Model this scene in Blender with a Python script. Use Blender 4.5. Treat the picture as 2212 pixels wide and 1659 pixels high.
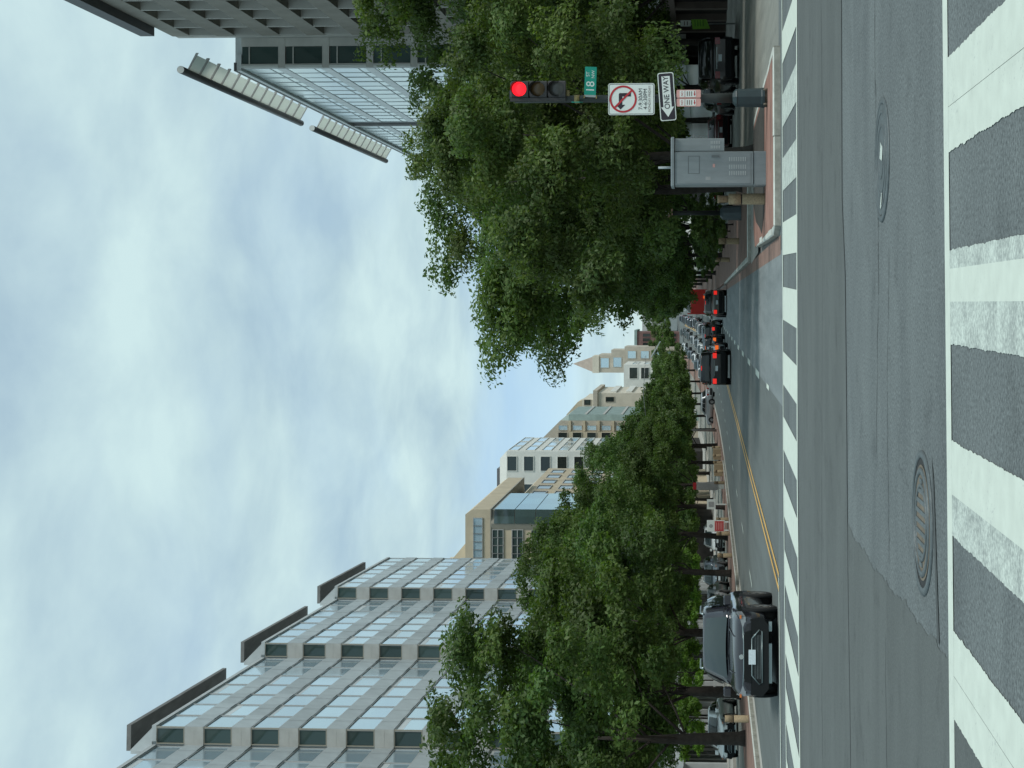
import bpy, bmesh, math, random
import numpy as np
from mathutils import Matrix, Vector

for o in list(bpy.data.objects):
    bpy.data.objects.remove(o, do_unlink=True)
S = bpy.context.scene
COL = S.collection
R = math.radians

# ------------------------------------------------------------------ camera
# the phone was held sideways: image-right is world-down, image-up is world-right
PITCH = R(3.0)
cam_d = bpy.data.cameras.new('camera')
cam = bpy.data.objects.new('camera', cam_d)
COL.objects.link(cam)
F = Vector((0, math.cos(PITCH), math.sin(PITCH)))
UPV = Vector((0, -math.sin(PITCH), math.cos(PITCH)))
RT = Vector((1, 0, 0))
m = Matrix((-UPV, RT, -F)).transposed().to_4x4()
m.translation = Vector((0, 0, 1.56))
cam.matrix_world = m
cam_d.sensor_fit = 'HORIZONTAL'
cam_d.sensor_width = 36
cam_d.lens = 36 * 3322 / 2212
cam_d.shift_x = -245 / 2212
cam_d.shift_y = -174.5 / 2212
cam_d.clip_start = 0.1
cam_d.clip_end = 6000
S.camera = cam

# ------------------------------------------------------------------ world
TO_SUN = Vector((0.80, -0.50, 1.15)).normalized()
w = bpy.data.worlds.new('World')
S.world = w
w.use_nodes = True
nt = w.node_tree
nt.nodes.clear()
def N(t, kind, **kw):
    n = t.nodes.new(kind)
    for k, v in kw.items():
        setattr(n, k, v)
    return n
def L(t, a, b):
    t.links.new(a, b)
sky = N(nt, 'ShaderNodeTexSky', sky_type='NISHITA', sun_disc=False)
sky.sun_elevation = math.asin(TO_SUN.z)
sky.sun_rotation = math.atan2(TO_SUN.x, TO_SUN.y)
sky.air_density = 1.0; sky.dust_density = 0.3; sky.ozone_density = 3.0
bg1 = N(nt, 'ShaderNodeBackground'); bg1.inputs[1].default_value = 0.115
L(nt, sky.outputs[0], bg1.inputs[0])
tc = N(nt, 'ShaderNodeTexCoord')
sep = N(nt, 'ShaderNodeSeparateXYZ'); L(nt, tc.outputs['Generated'], sep.inputs[0])
zc = N(nt, 'ShaderNodeMath', operation='MAXIMUM'); zc.inputs[1].default_value = 0.0
L(nt, sep.outputs[2], zc.inputs[0])
za = N(nt, 'ShaderNodeMath', operation='ADD'); za.inputs[1].default_value = 0.10
L(nt, zc.outputs[0], za.inputs[0])
dx = N(nt, 'ShaderNodeMath', operation='DIVIDE'); dy = N(nt, 'ShaderNodeMath', operation='DIVIDE')
L(nt, sep.outputs[0], dx.inputs[0]); L(nt, za.outputs[0], dx.inputs[1])
L(nt, sep.outputs[1], dy.inputs[0]); L(nt, za.outputs[0], dy.inputs[1])
cb = N(nt, 'ShaderNodeCombineXYZ'); L(nt, dx.outputs[0], cb.inputs[0]); L(nt, dy.outputs[0], cb.inputs[1])
mp = N(nt, 'ShaderNodeMapping'); mp.inputs['Rotation'].default_value = (0, 0, R(14)); mp.inputs['Scale'].default_value = (1.35, 1.0, 1); mp.inputs['Location'].default_value = (3.3, 1.7, 0)
L(nt, cb.outputs[0], mp.inputs[0])
n1 = N(nt, 'ShaderNodeTexNoise'); n1.inputs['Scale'].default_value = 1.5; n1.inputs['Detail'].default_value = 7; n1.inputs['Roughness'].default_value = 0.5; n1.inputs['Distortion'].default_value = 0.35
L(nt, mp.outputs[0], n1.inputs['Vector'])
n2 = N(nt, 'ShaderNodeTexNoise'); n2.inputs['Scale'].default_value = 2.6; n2.inputs['Detail'].default_value = 8; n2.inputs['Roughness'].default_value = 0.55; n2.inputs['Distortion'].default_value = 0.25
L(nt, mp.outputs[0], n2.inputs['Vector'])
cov = N(nt, 'ShaderNodeMapRange'); cov.inputs[1].default_value = 0.28; cov.inputs[2].default_value = 0.56; cov.inputs[3].default_value = 0.66; cov.inputs[4].default_value = 1.0
L(nt, n1.outputs[0], cov.inputs[0])
# thin blue gap under the cloud deck near the horizon
cr = N(nt, 'ShaderNodeValToRGB')
cr.color_ramp.elements[0].position = 0.33; cr.color_ramp.elements[0].color = (0.365, 0.50, 0.565, 1)
cr.color_ramp.elements[1].position = 0.66; cr.color_ramp.elements[1].color = (0.51, 0.665, 0.68, 1)
L(nt, n2.outputs[0], cr.inputs[0])
bg2 = N(nt, 'ShaderNodeBackground'); bg2.inputs[1].default_value = 1.0
L(nt, cr.outputs[0], bg2.inputs[0])
ms = N(nt, 'ShaderNodeMixShader')
band = N(nt, 'ShaderNodeValToRGB'); els = band.color_ramp.elements
els[0].position = 0.05; els[0].color = (0.75,) * 3 + (1,); els[1].position = 0.165; els[1].color = (1, 1, 1, 1)
for pos_, v_ in ((0.074, 0.80), (0.088, 0.12), (0.118, 0.15)):
    q_ = els.new(pos_); q_.color = (v_, v_, v_, 1)
# the deck's lower edge is ragged: shift the elevation by the cloud noise
sh_ = N(nt, 'ShaderNodeMath', operation='MULTIPLY_ADD'); sh_.inputs[1].default_value = 0.06; L(nt, n1.outputs[0], sh_.inputs[0]); 
zo = N(nt, 'ShaderNodeMath', operation='SUBTRACT'); zo.inputs[1].default_value = 0.03; L(nt, zc.outputs[0], zo.inputs[0]); L(nt, zo.outputs[0], sh_.inputs[2])
L(nt, sh_.outputs[0], band.inputs[0])
cm2 = N(nt, 'ShaderNodeMath', operation='MULTIPLY'); L(nt, cov.outputs[0], cm2.inputs[0]); L(nt, band.outputs[0], cm2.inputs[1])
L(nt, cm2.outputs[0], ms.inputs[0]); L(nt, bg1.outputs[0], ms.inputs[1]); L(nt, bg2.outputs[0], ms.inputs[2])
wo = N(nt, 'ShaderNodeOutputWorld'); L(nt, ms.outputs[0], wo.inputs[0])

sun_d = bpy.data.lights.new('sun', 'SUN')
sun_d.energy = 2.0
sun_d.angle = R(16)
sun_d.color = (1.0, 0.965, 0.90)
sun = bpy.data.objects.new('sun', sun_d); COL.objects.link(sun)
sun.rotation_euler = (-TO_SUN).to_track_quat('-Z', 'Y').to_euler()

S.view_settings.view_transform = 'Standard'
S.view_settings.look = 'None'
S.view_settings.gamma = 1
S.view_settings.exposure = 0.3
S.view_settings.use_curve_mapping = False
S.render.engine = 'CYCLES'

# ------------------------------------------------------------------ materials
MATS = {}
def new_mat(name):
    mt = bpy.data.materials.new(name); mt.use_nodes = True
    t = mt.node_tree; t.nodes.clear()
    b = N(t, 'ShaderNodeBsdfPrincipled'); o = N(t, 'ShaderNodeOutputMaterial')
    L(t, b.outputs[0], o.inputs[0])
    MATS[name] = mt
    return mt, t, b
def mat(name, col, rough=0.6, metal=0.0, var=0.12, scale=3.0, bump=0.0, bscale=40.0, coat=0.0, obj_var=0.0, stretch=(1, 1, 1), spec=0.5, detail=6):
    """noise-varied principled material"""
    mt, t, b = new_mat(name)
    b.inputs['Roughness'].default_value = rough; b.inputs['Metallic'].default_value = metal
    b.inputs['Coat Weight'].default_value = coat; b.inputs['Specular IOR Level'].default_value = spec
    tcn = N(t, 'ShaderNodeTexCoord'); mpn = N(t, 'ShaderNodeMapping'); mpn.inputs['Scale'].default_value = stretch
    L(t, tcn.outputs['Object'], mpn.inputs[0])
    nz = N(t, 'ShaderNodeTexNoise'); nz.inputs['Scale'].default_value = scale; nz.inputs['Detail'].default_value = detail; nz.inputs['Roughness'].default_value = 0.6
    L(t, mpn.outputs[0], nz.inputs['Vector'])
    mr = N(t, 'ShaderNodeMapRange'); mr.inputs[1].default_value = 0.3; mr.inputs[2].default_value = 0.7; mr.inputs[3].default_value = 1 - var; mr.inputs[4].default_value = 1 + var
    L(t, nz.outputs[0], mr.inputs[0])
    val = mr.outputs[0]
    if obj_var:
        oi = N(t, 'ShaderNodeObjectInfo'); m2 = N(t, 'ShaderNodeMapRange'); m2.inputs[3].default_value = 1 - obj_var; m2.inputs[4].default_value = 1 + obj_var
        L(t, oi.outputs['Random'], m2.inputs[0])
        mm = N(t, 'ShaderNodeMath', operation='MULTIPLY'); L(t, val, mm.inputs[0]); L(t, m2.outputs[0], mm.inputs[1]); val = mm.outputs[0]
    vm = N(t, 'ShaderNodeVectorMath', operation='SCALE'); vm.inputs[0].default_value = col
    L(t, val, vm.inputs['Scale']); L(t, vm.outputs[0], b.inputs['Base Color'])
    if bump:
        nb = N(t, 'ShaderNodeTexNoise'); nb.inputs['Scale'].default_value = bscale; nb.inputs['Detail'].default_value = 4
        L(t, tcn.outputs['Object'], nb.inputs['Vector'])
        bp = N(t, 'ShaderNodeBump'); bp.inputs['Strength'].default_value = bump; bp.inputs['Distance'].default_value = 0.02
        L(t, nb.outputs[0], bp.inputs['Height']); L(t, bp.outputs[0], b.inputs['Normal'])
    return mt
def emit(name, col, s, dark=None):
    mt, t, b = new_mat(name)
    b.inputs['Base Color'].default_value = (*(dark or col), 1); b.inputs['Roughness'].default_value = 0.35
    b.inputs['Emission Color'].default_value = (*col, 1); b.inputs['Emission Strength'].default_value = s
    return mt
def asphalt(name, c0, c1, stretch, speck=0.35, cracks=True):
    mt, t, b = new_mat(name)
    b.inputs['Roughness'].default_value = 0.82; b.inputs['Specular IOR Level'].default_value = 0.35
    tcn = N(t, 'ShaderNodeTexCoord'); mpn = N(t, 'ShaderNodeMapping'); mpn.inputs['Scale'].default_value = stretch
    L(t, tcn.outputs['Object'], mpn.inputs[0])
    nz = N(t, 'ShaderNodeTexNoise'); nz.inputs['Scale'].default_value = 0.9; nz.inputs['Detail'].default_value = 10; nz.inputs['Roughness'].default_value = 0.68; nz.inputs['Distortion'].default_value = 0.4
    L(t, mpn.outputs[0], nz.inputs['Vector'])
    r = N(t, 'ShaderNodeValToRGB'); r.color_ramp.elements[0].position = 0.32; r.color_ramp.elements[1].position = 0.68
    r.color_ramp.elements[0].color = (*c0, 1); r.color_ramp.elements[1].color = (*c1, 1)
    L(t, nz.outputs[0], r.inputs[0])
    sp = N(t, 'ShaderNodeTexNoise'); sp.inputs['Scale'].default_value = 38; sp.inputs['Detail'].default_value = 5; sp.inputs['Roughness'].default_value = 0.7
    L(t, tcn.outputs['Object'], sp.inputs['Vector'])
    m2 = N(t, 'ShaderNodeMapRange'); m2.inputs[1].default_value = 0.3; m2.inputs[2].default_value = 0.7; m2.inputs[3].default_value = 1 - speck; m2.inputs[4].default_value = 1 + speck
    L(t, sp.outputs[0], m2.inputs[0])
    st1 = N(t, 'ShaderNodeTexNoise'); st1.inputs['Scale'].default_value = 1.7; st1.inputs['Detail'].default_value = 5; st1.inputs['Roughness'].default_value = 0.6; L(t, tcn.outputs['Object'], st1.inputs['Vector'])
    s1r = N(t, 'ShaderNodeMapRange'); s1r.inputs[1].default_value = 0.56; s1r.inputs[2].default_value = 0.74; s1r.inputs[3].default_value = 1.0; s1r.inputs[4].default_value = 0.74; L(t, st1.outputs[0], s1r.inputs[0])
    vo = N(t, 'ShaderNodeTexVoronoi'); vo.inputs['Scale'].default_value = 2.3; vo.inputs['Randomness'].default_value = 1.0; L(t, tcn.outputs['Object'], vo.inputs['Vector'])
    vr = N(t, 'ShaderNodeMapRange'); vr.inputs[1].default_value = 0.035; vr.inputs[2].default_value = 0.07; vr.inputs[3].default_value = 0.72; vr.inputs[4].default_value = 1.0; L(t, vo.outputs['Distance'], vr.inputs[0])
    q1 = N(t, 'ShaderNodeMath', operation='MULTIPLY'); L(t, s1r.outputs[0], q1.inputs[0]); L(t, vr.outputs[0], q1.inputs[1])
    q2 = N(t, 'ShaderNodeMath', operation='MULTIPLY'); L(t, q1.outputs[0], q2.inputs[0]); L(t, m2.outputs[0], q2.inputs[1])
    vm = N(t, 'ShaderNodeVectorMath', operation='SCALE'); L(t, r.outputs[0], vm.inputs[0]); L(t, q2.outputs[0], vm.inputs['Scale'])
    L(t, vm.outputs[0], b.inputs['Base Color'])
    bp = N(t, 'ShaderNodeBump'); bp.inputs['Strength'].default_value = 0.5; bp.inputs['Distance'].default_value = 0.012
    L(t, sp.outputs[0], bp.inputs['Height']); L(t, bp.outputs[0], b.inputs['Normal'])
    return mt
def paint_mat(name, col, wear_col, wear=0.42, soft=0.16, scale=2.2):
    """road paint worn through to asphalt in noisy patches and cracks"""
    mt, t, b = new_mat(name)
    b.inputs['Roughness'].default_value = 0.7
    tcn = N(t, 'ShaderNodeTexCoord')
    n_a = N(t, 'ShaderNodeTexNoise'); n_a.inputs['Scale'].default_value = scale; n_a.inputs['Detail'].default_value = 3
    L(t, tcn.outputs['Object'], n_a.inputs['Vector'])
    n_b = N(t, 'ShaderNodeTexNoise'); n_b.inputs['Scale'].default_value = 34; n_b.inputs['Detail'].default_value = 5; n_b.inputs['Roughness'].default_value = 0.75
    L(t, tcn.outputs['Object'], n_b.inputs['Vector'])
    mx = N(t, 'ShaderNodeMath', operation='MULTIPLY_ADD'); mx.inputs[1].default_value = 1.1
    na2 = N(t, 'ShaderNodeMath', operation='MULTIPLY'); na2.inputs[1].default_value = 0.45; L(t, n_a.outputs[0], na2.inputs[0])
    L(t, n_b.outputs[0], mx.inputs[0]); L(t, na2.outputs[0], mx.inputs[2])
    mr = N(t, 'ShaderNodeMapRange'); mr.inputs[1].default_value = wear; mr.inputs[2].default_value = wear + soft
    L(t, mx.outputs[0], mr.inputs[0])
    mc = N(t, 'ShaderNodeMix', data_type='RGBA'); mc.inputs[6].default_value = (*wear_col, 1); mc.inputs[7].default_value = (*col, 1)
    L(t, mr.outputs[0], mc.inputs[0])
    n_c = N(t, 'ShaderNodeTexNoise'); n_c.inputs['Scale'].default_value = 6; n_c.inputs['Detail'].default_value = 6
    L(t, tcn.outputs['Object'], n_c.inputs['Vector'])
    m3 = N(t, 'ShaderNodeMapRange'); m3.inputs[3].default_value = 0.82; m3.inputs[4].default_value = 1.12
    L(t, n_c.outputs[0], m3.inputs[0])
    vm = N(t, 'ShaderNodeVectorMath', operation='SCALE'); L(t, mc.outputs[2], vm.inputs[0]); L(t, m3.outputs[0], vm.inputs['Scale'])
    L(t, vm.outputs[0], b.inputs['Base Color'])
    return mt
def glass_mat(name, col, rough=0.04, spec=0.5, var=0.25, ior=1.5, coat=0.0, metal=0.0):
    mt, t, b = new_mat(name)
    b.inputs['Roughness'].default_value = rough; b.inputs['Specular IOR Level'].default_value = spec; b.inputs['IOR'].default_value = ior
    b.inputs['Coat Weight'].default_value = coat; b.inputs['Metallic'].default_value = metal
    oi = N(t, 'ShaderNodeObjectInfo'); m2 = N(t, 'ShaderNodeMapRange'); m2.inputs[3].default_value = 1 - var; m2.inputs[4].default_value = 1 + var
    L(t, oi.outputs['Random'], m2.inputs[0])
    vm = N(t, 'ShaderNodeVectorMath', operation='SCALE'); vm.inputs[0].default_value = col
    L(t, m2.outputs[0], vm.inputs['Scale']); L(t, vm.outputs[0], b.inputs['Base Color'])
    return mt
def brick_mat(name, c1, c2, mortar, sc=4.0):
    mt, t, b = new_mat(name); b.inputs['Roughness'].default_value = 0.85
    tcn = N(t, 'ShaderNodeTexCoord')
    br = N(t, 'ShaderNodeTexBrick'); br.inputs['Scale'].default_value = sc; br.inputs['Color1'].default_value = (*c1, 1); br.inputs['Color2'].default_value = (*c2, 1); br.inputs['Mortar'].default_value = (*mortar, 1); br.inputs['Mortar Size'].default_value = 0.012
    L(t, tcn.outputs['Object'], br.inputs['Vector'])
    nz = N(t, 'ShaderNodeTexNoise'); nz.inputs['Scale'].default_value = 1.2; nz.inputs['Detail'].default_value = 6
    L(t, tcn.outputs['Object'], nz.inputs['Vector'])
    m3 = N(t, 'ShaderNodeMapRange'); m3.inputs[1].default_value = 0.3; m3.inputs[2].default_value = 0.7; m3.inputs[3].default_value = 0.7; m3.inputs[4].default_value = 1.2
    L(t, nz.outputs[0], m3.inputs[0])
    vm = N(t, 'ShaderNodeVectorMath', operation='SCALE'); L(t, br.outputs[0], vm.inputs[0]); L(t, m3.outputs[0], vm.inputs['Scale'])
    L(t, vm.outputs[0], b.inputs['Base Color'])
    return mt
def leaf_mat(name, base):
    mt = bpy.data.materials.new(name); mt.use_nodes = True; t = mt.node_tree; t.nodes.clear(); MATS[name] = mt
    o = N(t, 'ShaderNodeOutputMaterial'); b = N(t, 'ShaderNodeBsdfPrincipled'); tr = N(t, 'ShaderNodeBsdfTranslucent')
    at = N(t, 'ShaderNodeAttribute'); at.attribute_name = 'leafcol'
    vm = N(t, 'ShaderNodeVectorMath', operation='MULTIPLY'); vm.inputs[1].default_value = base
    L(t, at.outputs['Color'], vm.inputs[0]); L(t, vm.outputs[0], b.inputs['Base Color'])
    v2 = N(t, 'ShaderNodeVectorMath', operation='MULTIPLY'); v2.inputs[1].default_value = (1.5, 1.7, 0.6)
    L(t, vm.outputs[0], v2.inputs[0]); L(t, v2.outputs[0], tr.inputs[0])
    b.inputs['Roughness'].default_value = 0.55; b.inputs['Specular IOR Level'].default_value = 0.3
    mx = N(t, 'ShaderNodeMixShader'); mx.inputs[0].default_value = 0.35
    L(t, b.outputs[0], mx.inputs[1]); L(t, tr.outputs[0], mx.inputs[2]); L(t, mx.outputs[0], o.inputs[0])
    return mt

asphalt('asphalt_rough', (0.098, 0.114, 0.117), (0.142, 0.164, 0.165), (0.35, 0.9, 1), 0.62)
asphalt('asphalt_patch', (0.084, 0.096, 0.094), (0.11, 0.125, 0.122), (0.3, 1.0, 1), 0.2)
asphalt('asphalt_street', (0.095, 0.11, 0.108), (0.13, 0.15, 0.147), (1.4, 0.12, 1), 0.2)
asphalt('asphalt_lane', (0.14, 0.165, 0.17), (0.22, 0.25, 0.255), (1.6, 0.10, 1), 0.2)
asphalt('asphalt_service', (0.17, 0.18, 0.165), (0.27, 0.28, 0.25), (1.2, 0.12, 1), 0.2)
mat('ground', (0.20, 0.20, 0.19), 0.9, var=0.2, scale=0.4)
mat('concrete_walk', (0.36, 0.36, 0.33), 0.85, var=0.18, scale=0.6, bump=0.2)
mat('kerb_stone', (0.27, 0.27, 0.235), 0.85, var=0.25, scale=5, bump=0.6, bscale=60, obj_var=0.12)
mat('kerb_top', (0.46, 0.49, 0.45), 0.8, var=0.15, scale=4, obj_var=0.08)
brick_mat('brick_paving', (0.235, 0.118, 0.09), (0.285, 0.15, 0.115), (0.20, 0.16, 0.14), 4.5)
brick_mat('brick_dull', (0.20, 0.125, 0.10), (0.24, 0.15, 0.12), (0.17, 0.14, 0.12), 4.5)
mat('soil', (0.035, 0.033, 0.028), 0.95, var=0.4, scale=3, bump=0.6)
paint_mat('paint_white', (0.57, 0.635, 0.565), (0.36, 0.40, 0.385), 0.50, 0.16)
paint_mat('paint_worn', (0.57, 0.645, 0.585), (0.27, 0.305, 0.29), 0.62, 0.30, 3.0)
paint_mat('paint_yellow', (0.62, 0.37, 0.09), (0.20, 0.17, 0.11), 0.55, 0.2)
mat('iron', (0.10, 0.12, 0.125), 0.55, metal=0.3, var=0.25, scale=8, bump=0.3)
mat('iron_shadow', (0.02, 0.022, 0.022), 0.8, var=0.2)
mat('iron_rust', (0.14, 0.12, 0.09), 0.8, var=0.3, scale=12)
mat('tar', (0.055, 0.062, 0.062), 0.7, var=0.2)
# buildings
mat('white_concrete', (0.43, 0.465, 0.47), 0.8, var=0.10, scale=1.2, bump=0.15, bscale=30, obj_var=0.07)
mat('spandrel_cool', (0.37, 0.42, 0.435), 0.7, var=0.10, scale=1.2, bump=0.1, bscale=30, obj_var=0.09)
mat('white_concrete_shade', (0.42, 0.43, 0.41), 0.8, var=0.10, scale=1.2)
mat('canopy_shade', (0.165, 0.165, 0.16), 0.85, var=0.2, scale=1.5, stretch=(1, 0.3, 1))  # shade under the roof canopy put into the slab colour
mat('blind', (0.52, 0.56, 0.56), 0.35, var=0.05, obj_var=0.1)
mat('frame_grey', (0.40, 0.41, 0.40), 0.5, metal=0.2, var=0.06)
mat('frame_bronze', (0.30, 0.28, 0.23), 0.5, var=0.06)
glass_mat('glass_sky', (0.50, 0.64, 0.72), 0.10, 0.8, 0.12, 1.55, metal=0.55)
glass_mat('glass_dark', (0.022, 0.032, 0.030), 0.05, 0.5, 0.4)
glass_mat('glass_green', (0.04, 0.065, 0.06), 0.04, 0.6, 0.3)
glass_mat('glass_pale', (0.62, 0.74, 0.75), 0.12, 0.8, 0.06, 1.6, metal=0.3)
glass_mat('glass_teal', (0.16, 0.32, 0.34), 0.06, 0.8, 0.2, 1.6, metal=0.3)
mat('raw_concrete', (0.24, 0.23, 0.20), 0.9, var=0.14, scale=0.8, bump=0.25, bscale=14, obj_var=0.06)
mat('raw_concrete_pale', (0.42, 0.42, 0.39), 0.9, var=0.12, scale=0.8, obj_var=0.06)
mat('roof_slab', (0.06, 0.065, 0.07), 0.6, var=0.1)
mat('panel_pale', (0.56, 0.585, 0.56), 0.45, var=0.06, scale=2, obj_var=0.06)
mat('spandrel_pale', (0.52, 0.56, 0.56), 0.35, var=0.06, scale=2, obj_var=0.05)
mat('rib_grey', (0.40, 0.41, 0.40), 0.5, var=0.05)
mat('mullion_pale', (0.46, 0.49, 0.50), 0.4, metal=0.3, var=0.05)
mat('steel', (0.30, 0.31, 0.31), 0.4, metal=0.6, var=0.1)
mat('steel_dark', (0.12, 0.12, 0.125), 0.5, metal=0.4, var=0.1)
mat('limestone', (0.52, 0.45, 0.33), 0.85, var=0.10, scale=0.5, bump=0.1, obj_var=0.05)
mat('limestone_pale', (0.56, 0.52, 0.43), 0.85, var=0.12, scale=0.5)
mat('limestone_grey', (0.44, 0.40, 0.33), 0.85, var=0.16, scale=0.5)
mat('white_stone', (0.62, 0.63, 0.59), 0.8, var=0.08, scale=0.5)
mat('roof_tile', (0.33, 0.28, 0.235), 0.85, var=0.15, scale=1.0)
mat('copper_green', (0.22, 0.30, 0.28), 0.6, var=0.2, scale=0.6)
mat('red_brick', (0.17, 0.095, 0.085), 0.85, var=0.2, scale=1.0)
mat('storefront_shaded', (0.035, 0.033, 0.03), 0.8, var=0.5, scale=0.4, spec=0.15)  # dark storefront tone that also holds the shade under the trees
mat('brown_stone', (0.12, 0.095, 0.08), 0.85, var=0.2, scale=0.7)
# street furniture
mat('cabinet_grey', (0.215, 0.25, 0.26), 0.5, var=0.10, scale=3, coat=0.05, stretch=(3, 3, 0.6))
mat('cabinet_slot', (0.44, 0.48, 0.48), 0.5, var=0.1)
mat('cabinet_line', (0.12, 0.14, 0.145), 0.6, var=0.1)
mat('bollard_stone', (0.27, 0.21, 0.13), 0.9, var=0.35, scale=30, bump=0.5, bscale=80, obj_var=0.12)
mat('groove', (0.02, 0.02, 0.02), 0.9)
mat('pole_dark', (0.022, 0.028, 0.027), 0.5, metal=0.1, var=0.2)
mat('pole_green', (0.016, 0.032, 0.036), 0.5, var=0.2)
mat('pole_blue', (0.05, 0.075, 0.085), 0.5, var=0.2)
mat('signal_body', (0.035, 0.033, 0.033), 0.5, var=0.1)
mat('brass', (0.28, 0.21, 0.08), 0.5, var=0.2)
mat('sign_white', (0.66, 0.72, 0.69), 0.5, var=0.03)
mat('sign_black', (0.018, 0.014, 0.022), 0.5, var=0.1)
mat('sign_red', (0.42, 0.022, 0.03), 0.5, var=0.05)
mat('sign_pink', (0.60, 0.33, 0.30), 0.6, var=0.15, scale=14)
mat('sign_green', (0.0, 0.26, 0.19), 0.45, var=0.05)
mat('sign_lime', (0.19, 0.46, 0.03), 0.6, var=0.1)
mat('sign_lime_ink', (0.09, 0.24, 0.02), 0.6, var=0.1)
mat('sign_back', (0.34, 0.36, 0.36), 0.5, metal=0.4, var=0.1)
mat('sign_grey', (0.30, 0.32, 0.32), 0.6, var=0.15, scale=6)
mat('text_grey', (0.20, 0.16, 0.15), 0.6)
emit('lens_red', (1.0, 0.012, 0.022), 1.6, (0.5, 0.0, 0.0))
emit('tail_red', (1.0, 0.03, 0.02), 0.55, (0.4, 0.01, 0.01))
emit('tail_orange', (1.0, 0.16, 0.02), 0.6, (0.5, 0.1, 0.01))
mat('lens_amber', (0.085, 0.05, 0.018), 0.35, var=0.2)
mat('lens_off', (0.075, 0.075, 0.07), 0.35, var=0.2)
mat('tail_off', (0.22, 0.012, 0.014), 0.25, var=0.1)
mat('amber_marker', (0.55, 0.16, 0.04), 0.3, var=0.1)
# vehicles
def car_paint(name, c, rough=0.28): return mat(name, c, rough, metal=0.25, var=0.03, coat=0.7)
mat('paint_grey', (0.020, 0.021, 0.028), 0.16, metal=0.1, var=0.03, coat=0.5)
car_paint('paint_black', (0.012, 0.013, 0.014))
car_paint('paint_taupe', (0.10, 0.095, 0.082))
car_paint('paint_silver', (0.36, 0.39, 0.41))
car_paint('paint_blue_grey', (0.10, 0.13, 0.16))
car_paint('paint_white_car', (0.62, 0.66, 0.66))
car_paint('paint_dark_green', (0.022, 0.035, 0.033))
car_paint('paint_maroon', (0.10, 0.018, 0.02))
mat('paint_red', (0.60, 0.035, 0.025), 0.5, var=0.05)
mat('tyre', (0.018, 0.018, 0.018), 0.85, var=0.2)
mat('rim', (0.34, 0.35, 0.36), 0.35, metal=0.8, var=0.1)
mat('plastic_black', (0.010, 0.012, 0.013), 0.75, var=0.1, spec=0.2)
mat('chrome', (0.62, 0.65, 0.66), 0.15, metal=1.0, var=0.02)
mat('chrome_dull', (0.26, 0.32, 0.33), 0.35, metal=0.6, var=0.05)
mat('plate', (0.56, 0.64, 0.68), 0.5, var=0.12, scale=30)
glass_mat('car_glass', (0.022, 0.034, 0.036), 0.02, 0.6, 0.1, 1.5)
glass_mat('car_glass_dark', (0.012, 0.015, 0.016), 0.04, 0.5, 0.1)
glass_mat('lamp_glass', (0.20, 0.22, 0.235), 0.10, 0.8, 0.05)
mat('tarp', (0.30, 0.31, 0.29), 0.9, var=0.2)
mat('bark', (0.036, 0.031, 0.026), 0.95, var=0.4, scale=6, bump=0.8, bscale=20)
def trans_mat(name, col, f=0.6):
    mt = bpy.data.materials.new(name); mt.use_nodes = True; t = mt.node_tree; t.nodes.clear(); MATS[name] = mt
    o = N(t, 'ShaderNodeOutputMaterial'); b = N(t, 'ShaderNodeBsdfPrincipled'); tr = N(t, 'ShaderNodeBsdfTranslucent')
    b.inputs['Base Color'].default_value = (*col, 1); b.inputs['Roughness'].default_value = 0.4; tr.inputs[0].default_value = (*col, 1)
    mx = N(t, 'ShaderNodeMixShader'); mx.inputs[0].default_value = f
    L(t, b.outputs[0], mx.inputs[1]); L(t, tr.outputs[0], mx.inputs[2]); L(t, mx.outputs[0], o.inputs[0])
trans_mat('frosted_glass', (0.80, 0.84, 0.80))
leaf_mat('leaf', (0.078, 0.132, 0.038))
leaf_mat('leaf_bright', (0.105, 0.20, 0.03))
leaf_mat('leaf_olive', (0.080, 0.124, 0.035))

# ------------------------------------------------------------------ helpers
def gz(y):
    t = y - 120.0
    if t <= 0: return 0.0
    if t < 280: return 8.2e-5 * t * t
    return 8.2e-5 * 280 * 280 + (t - 280) * 0.046

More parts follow.
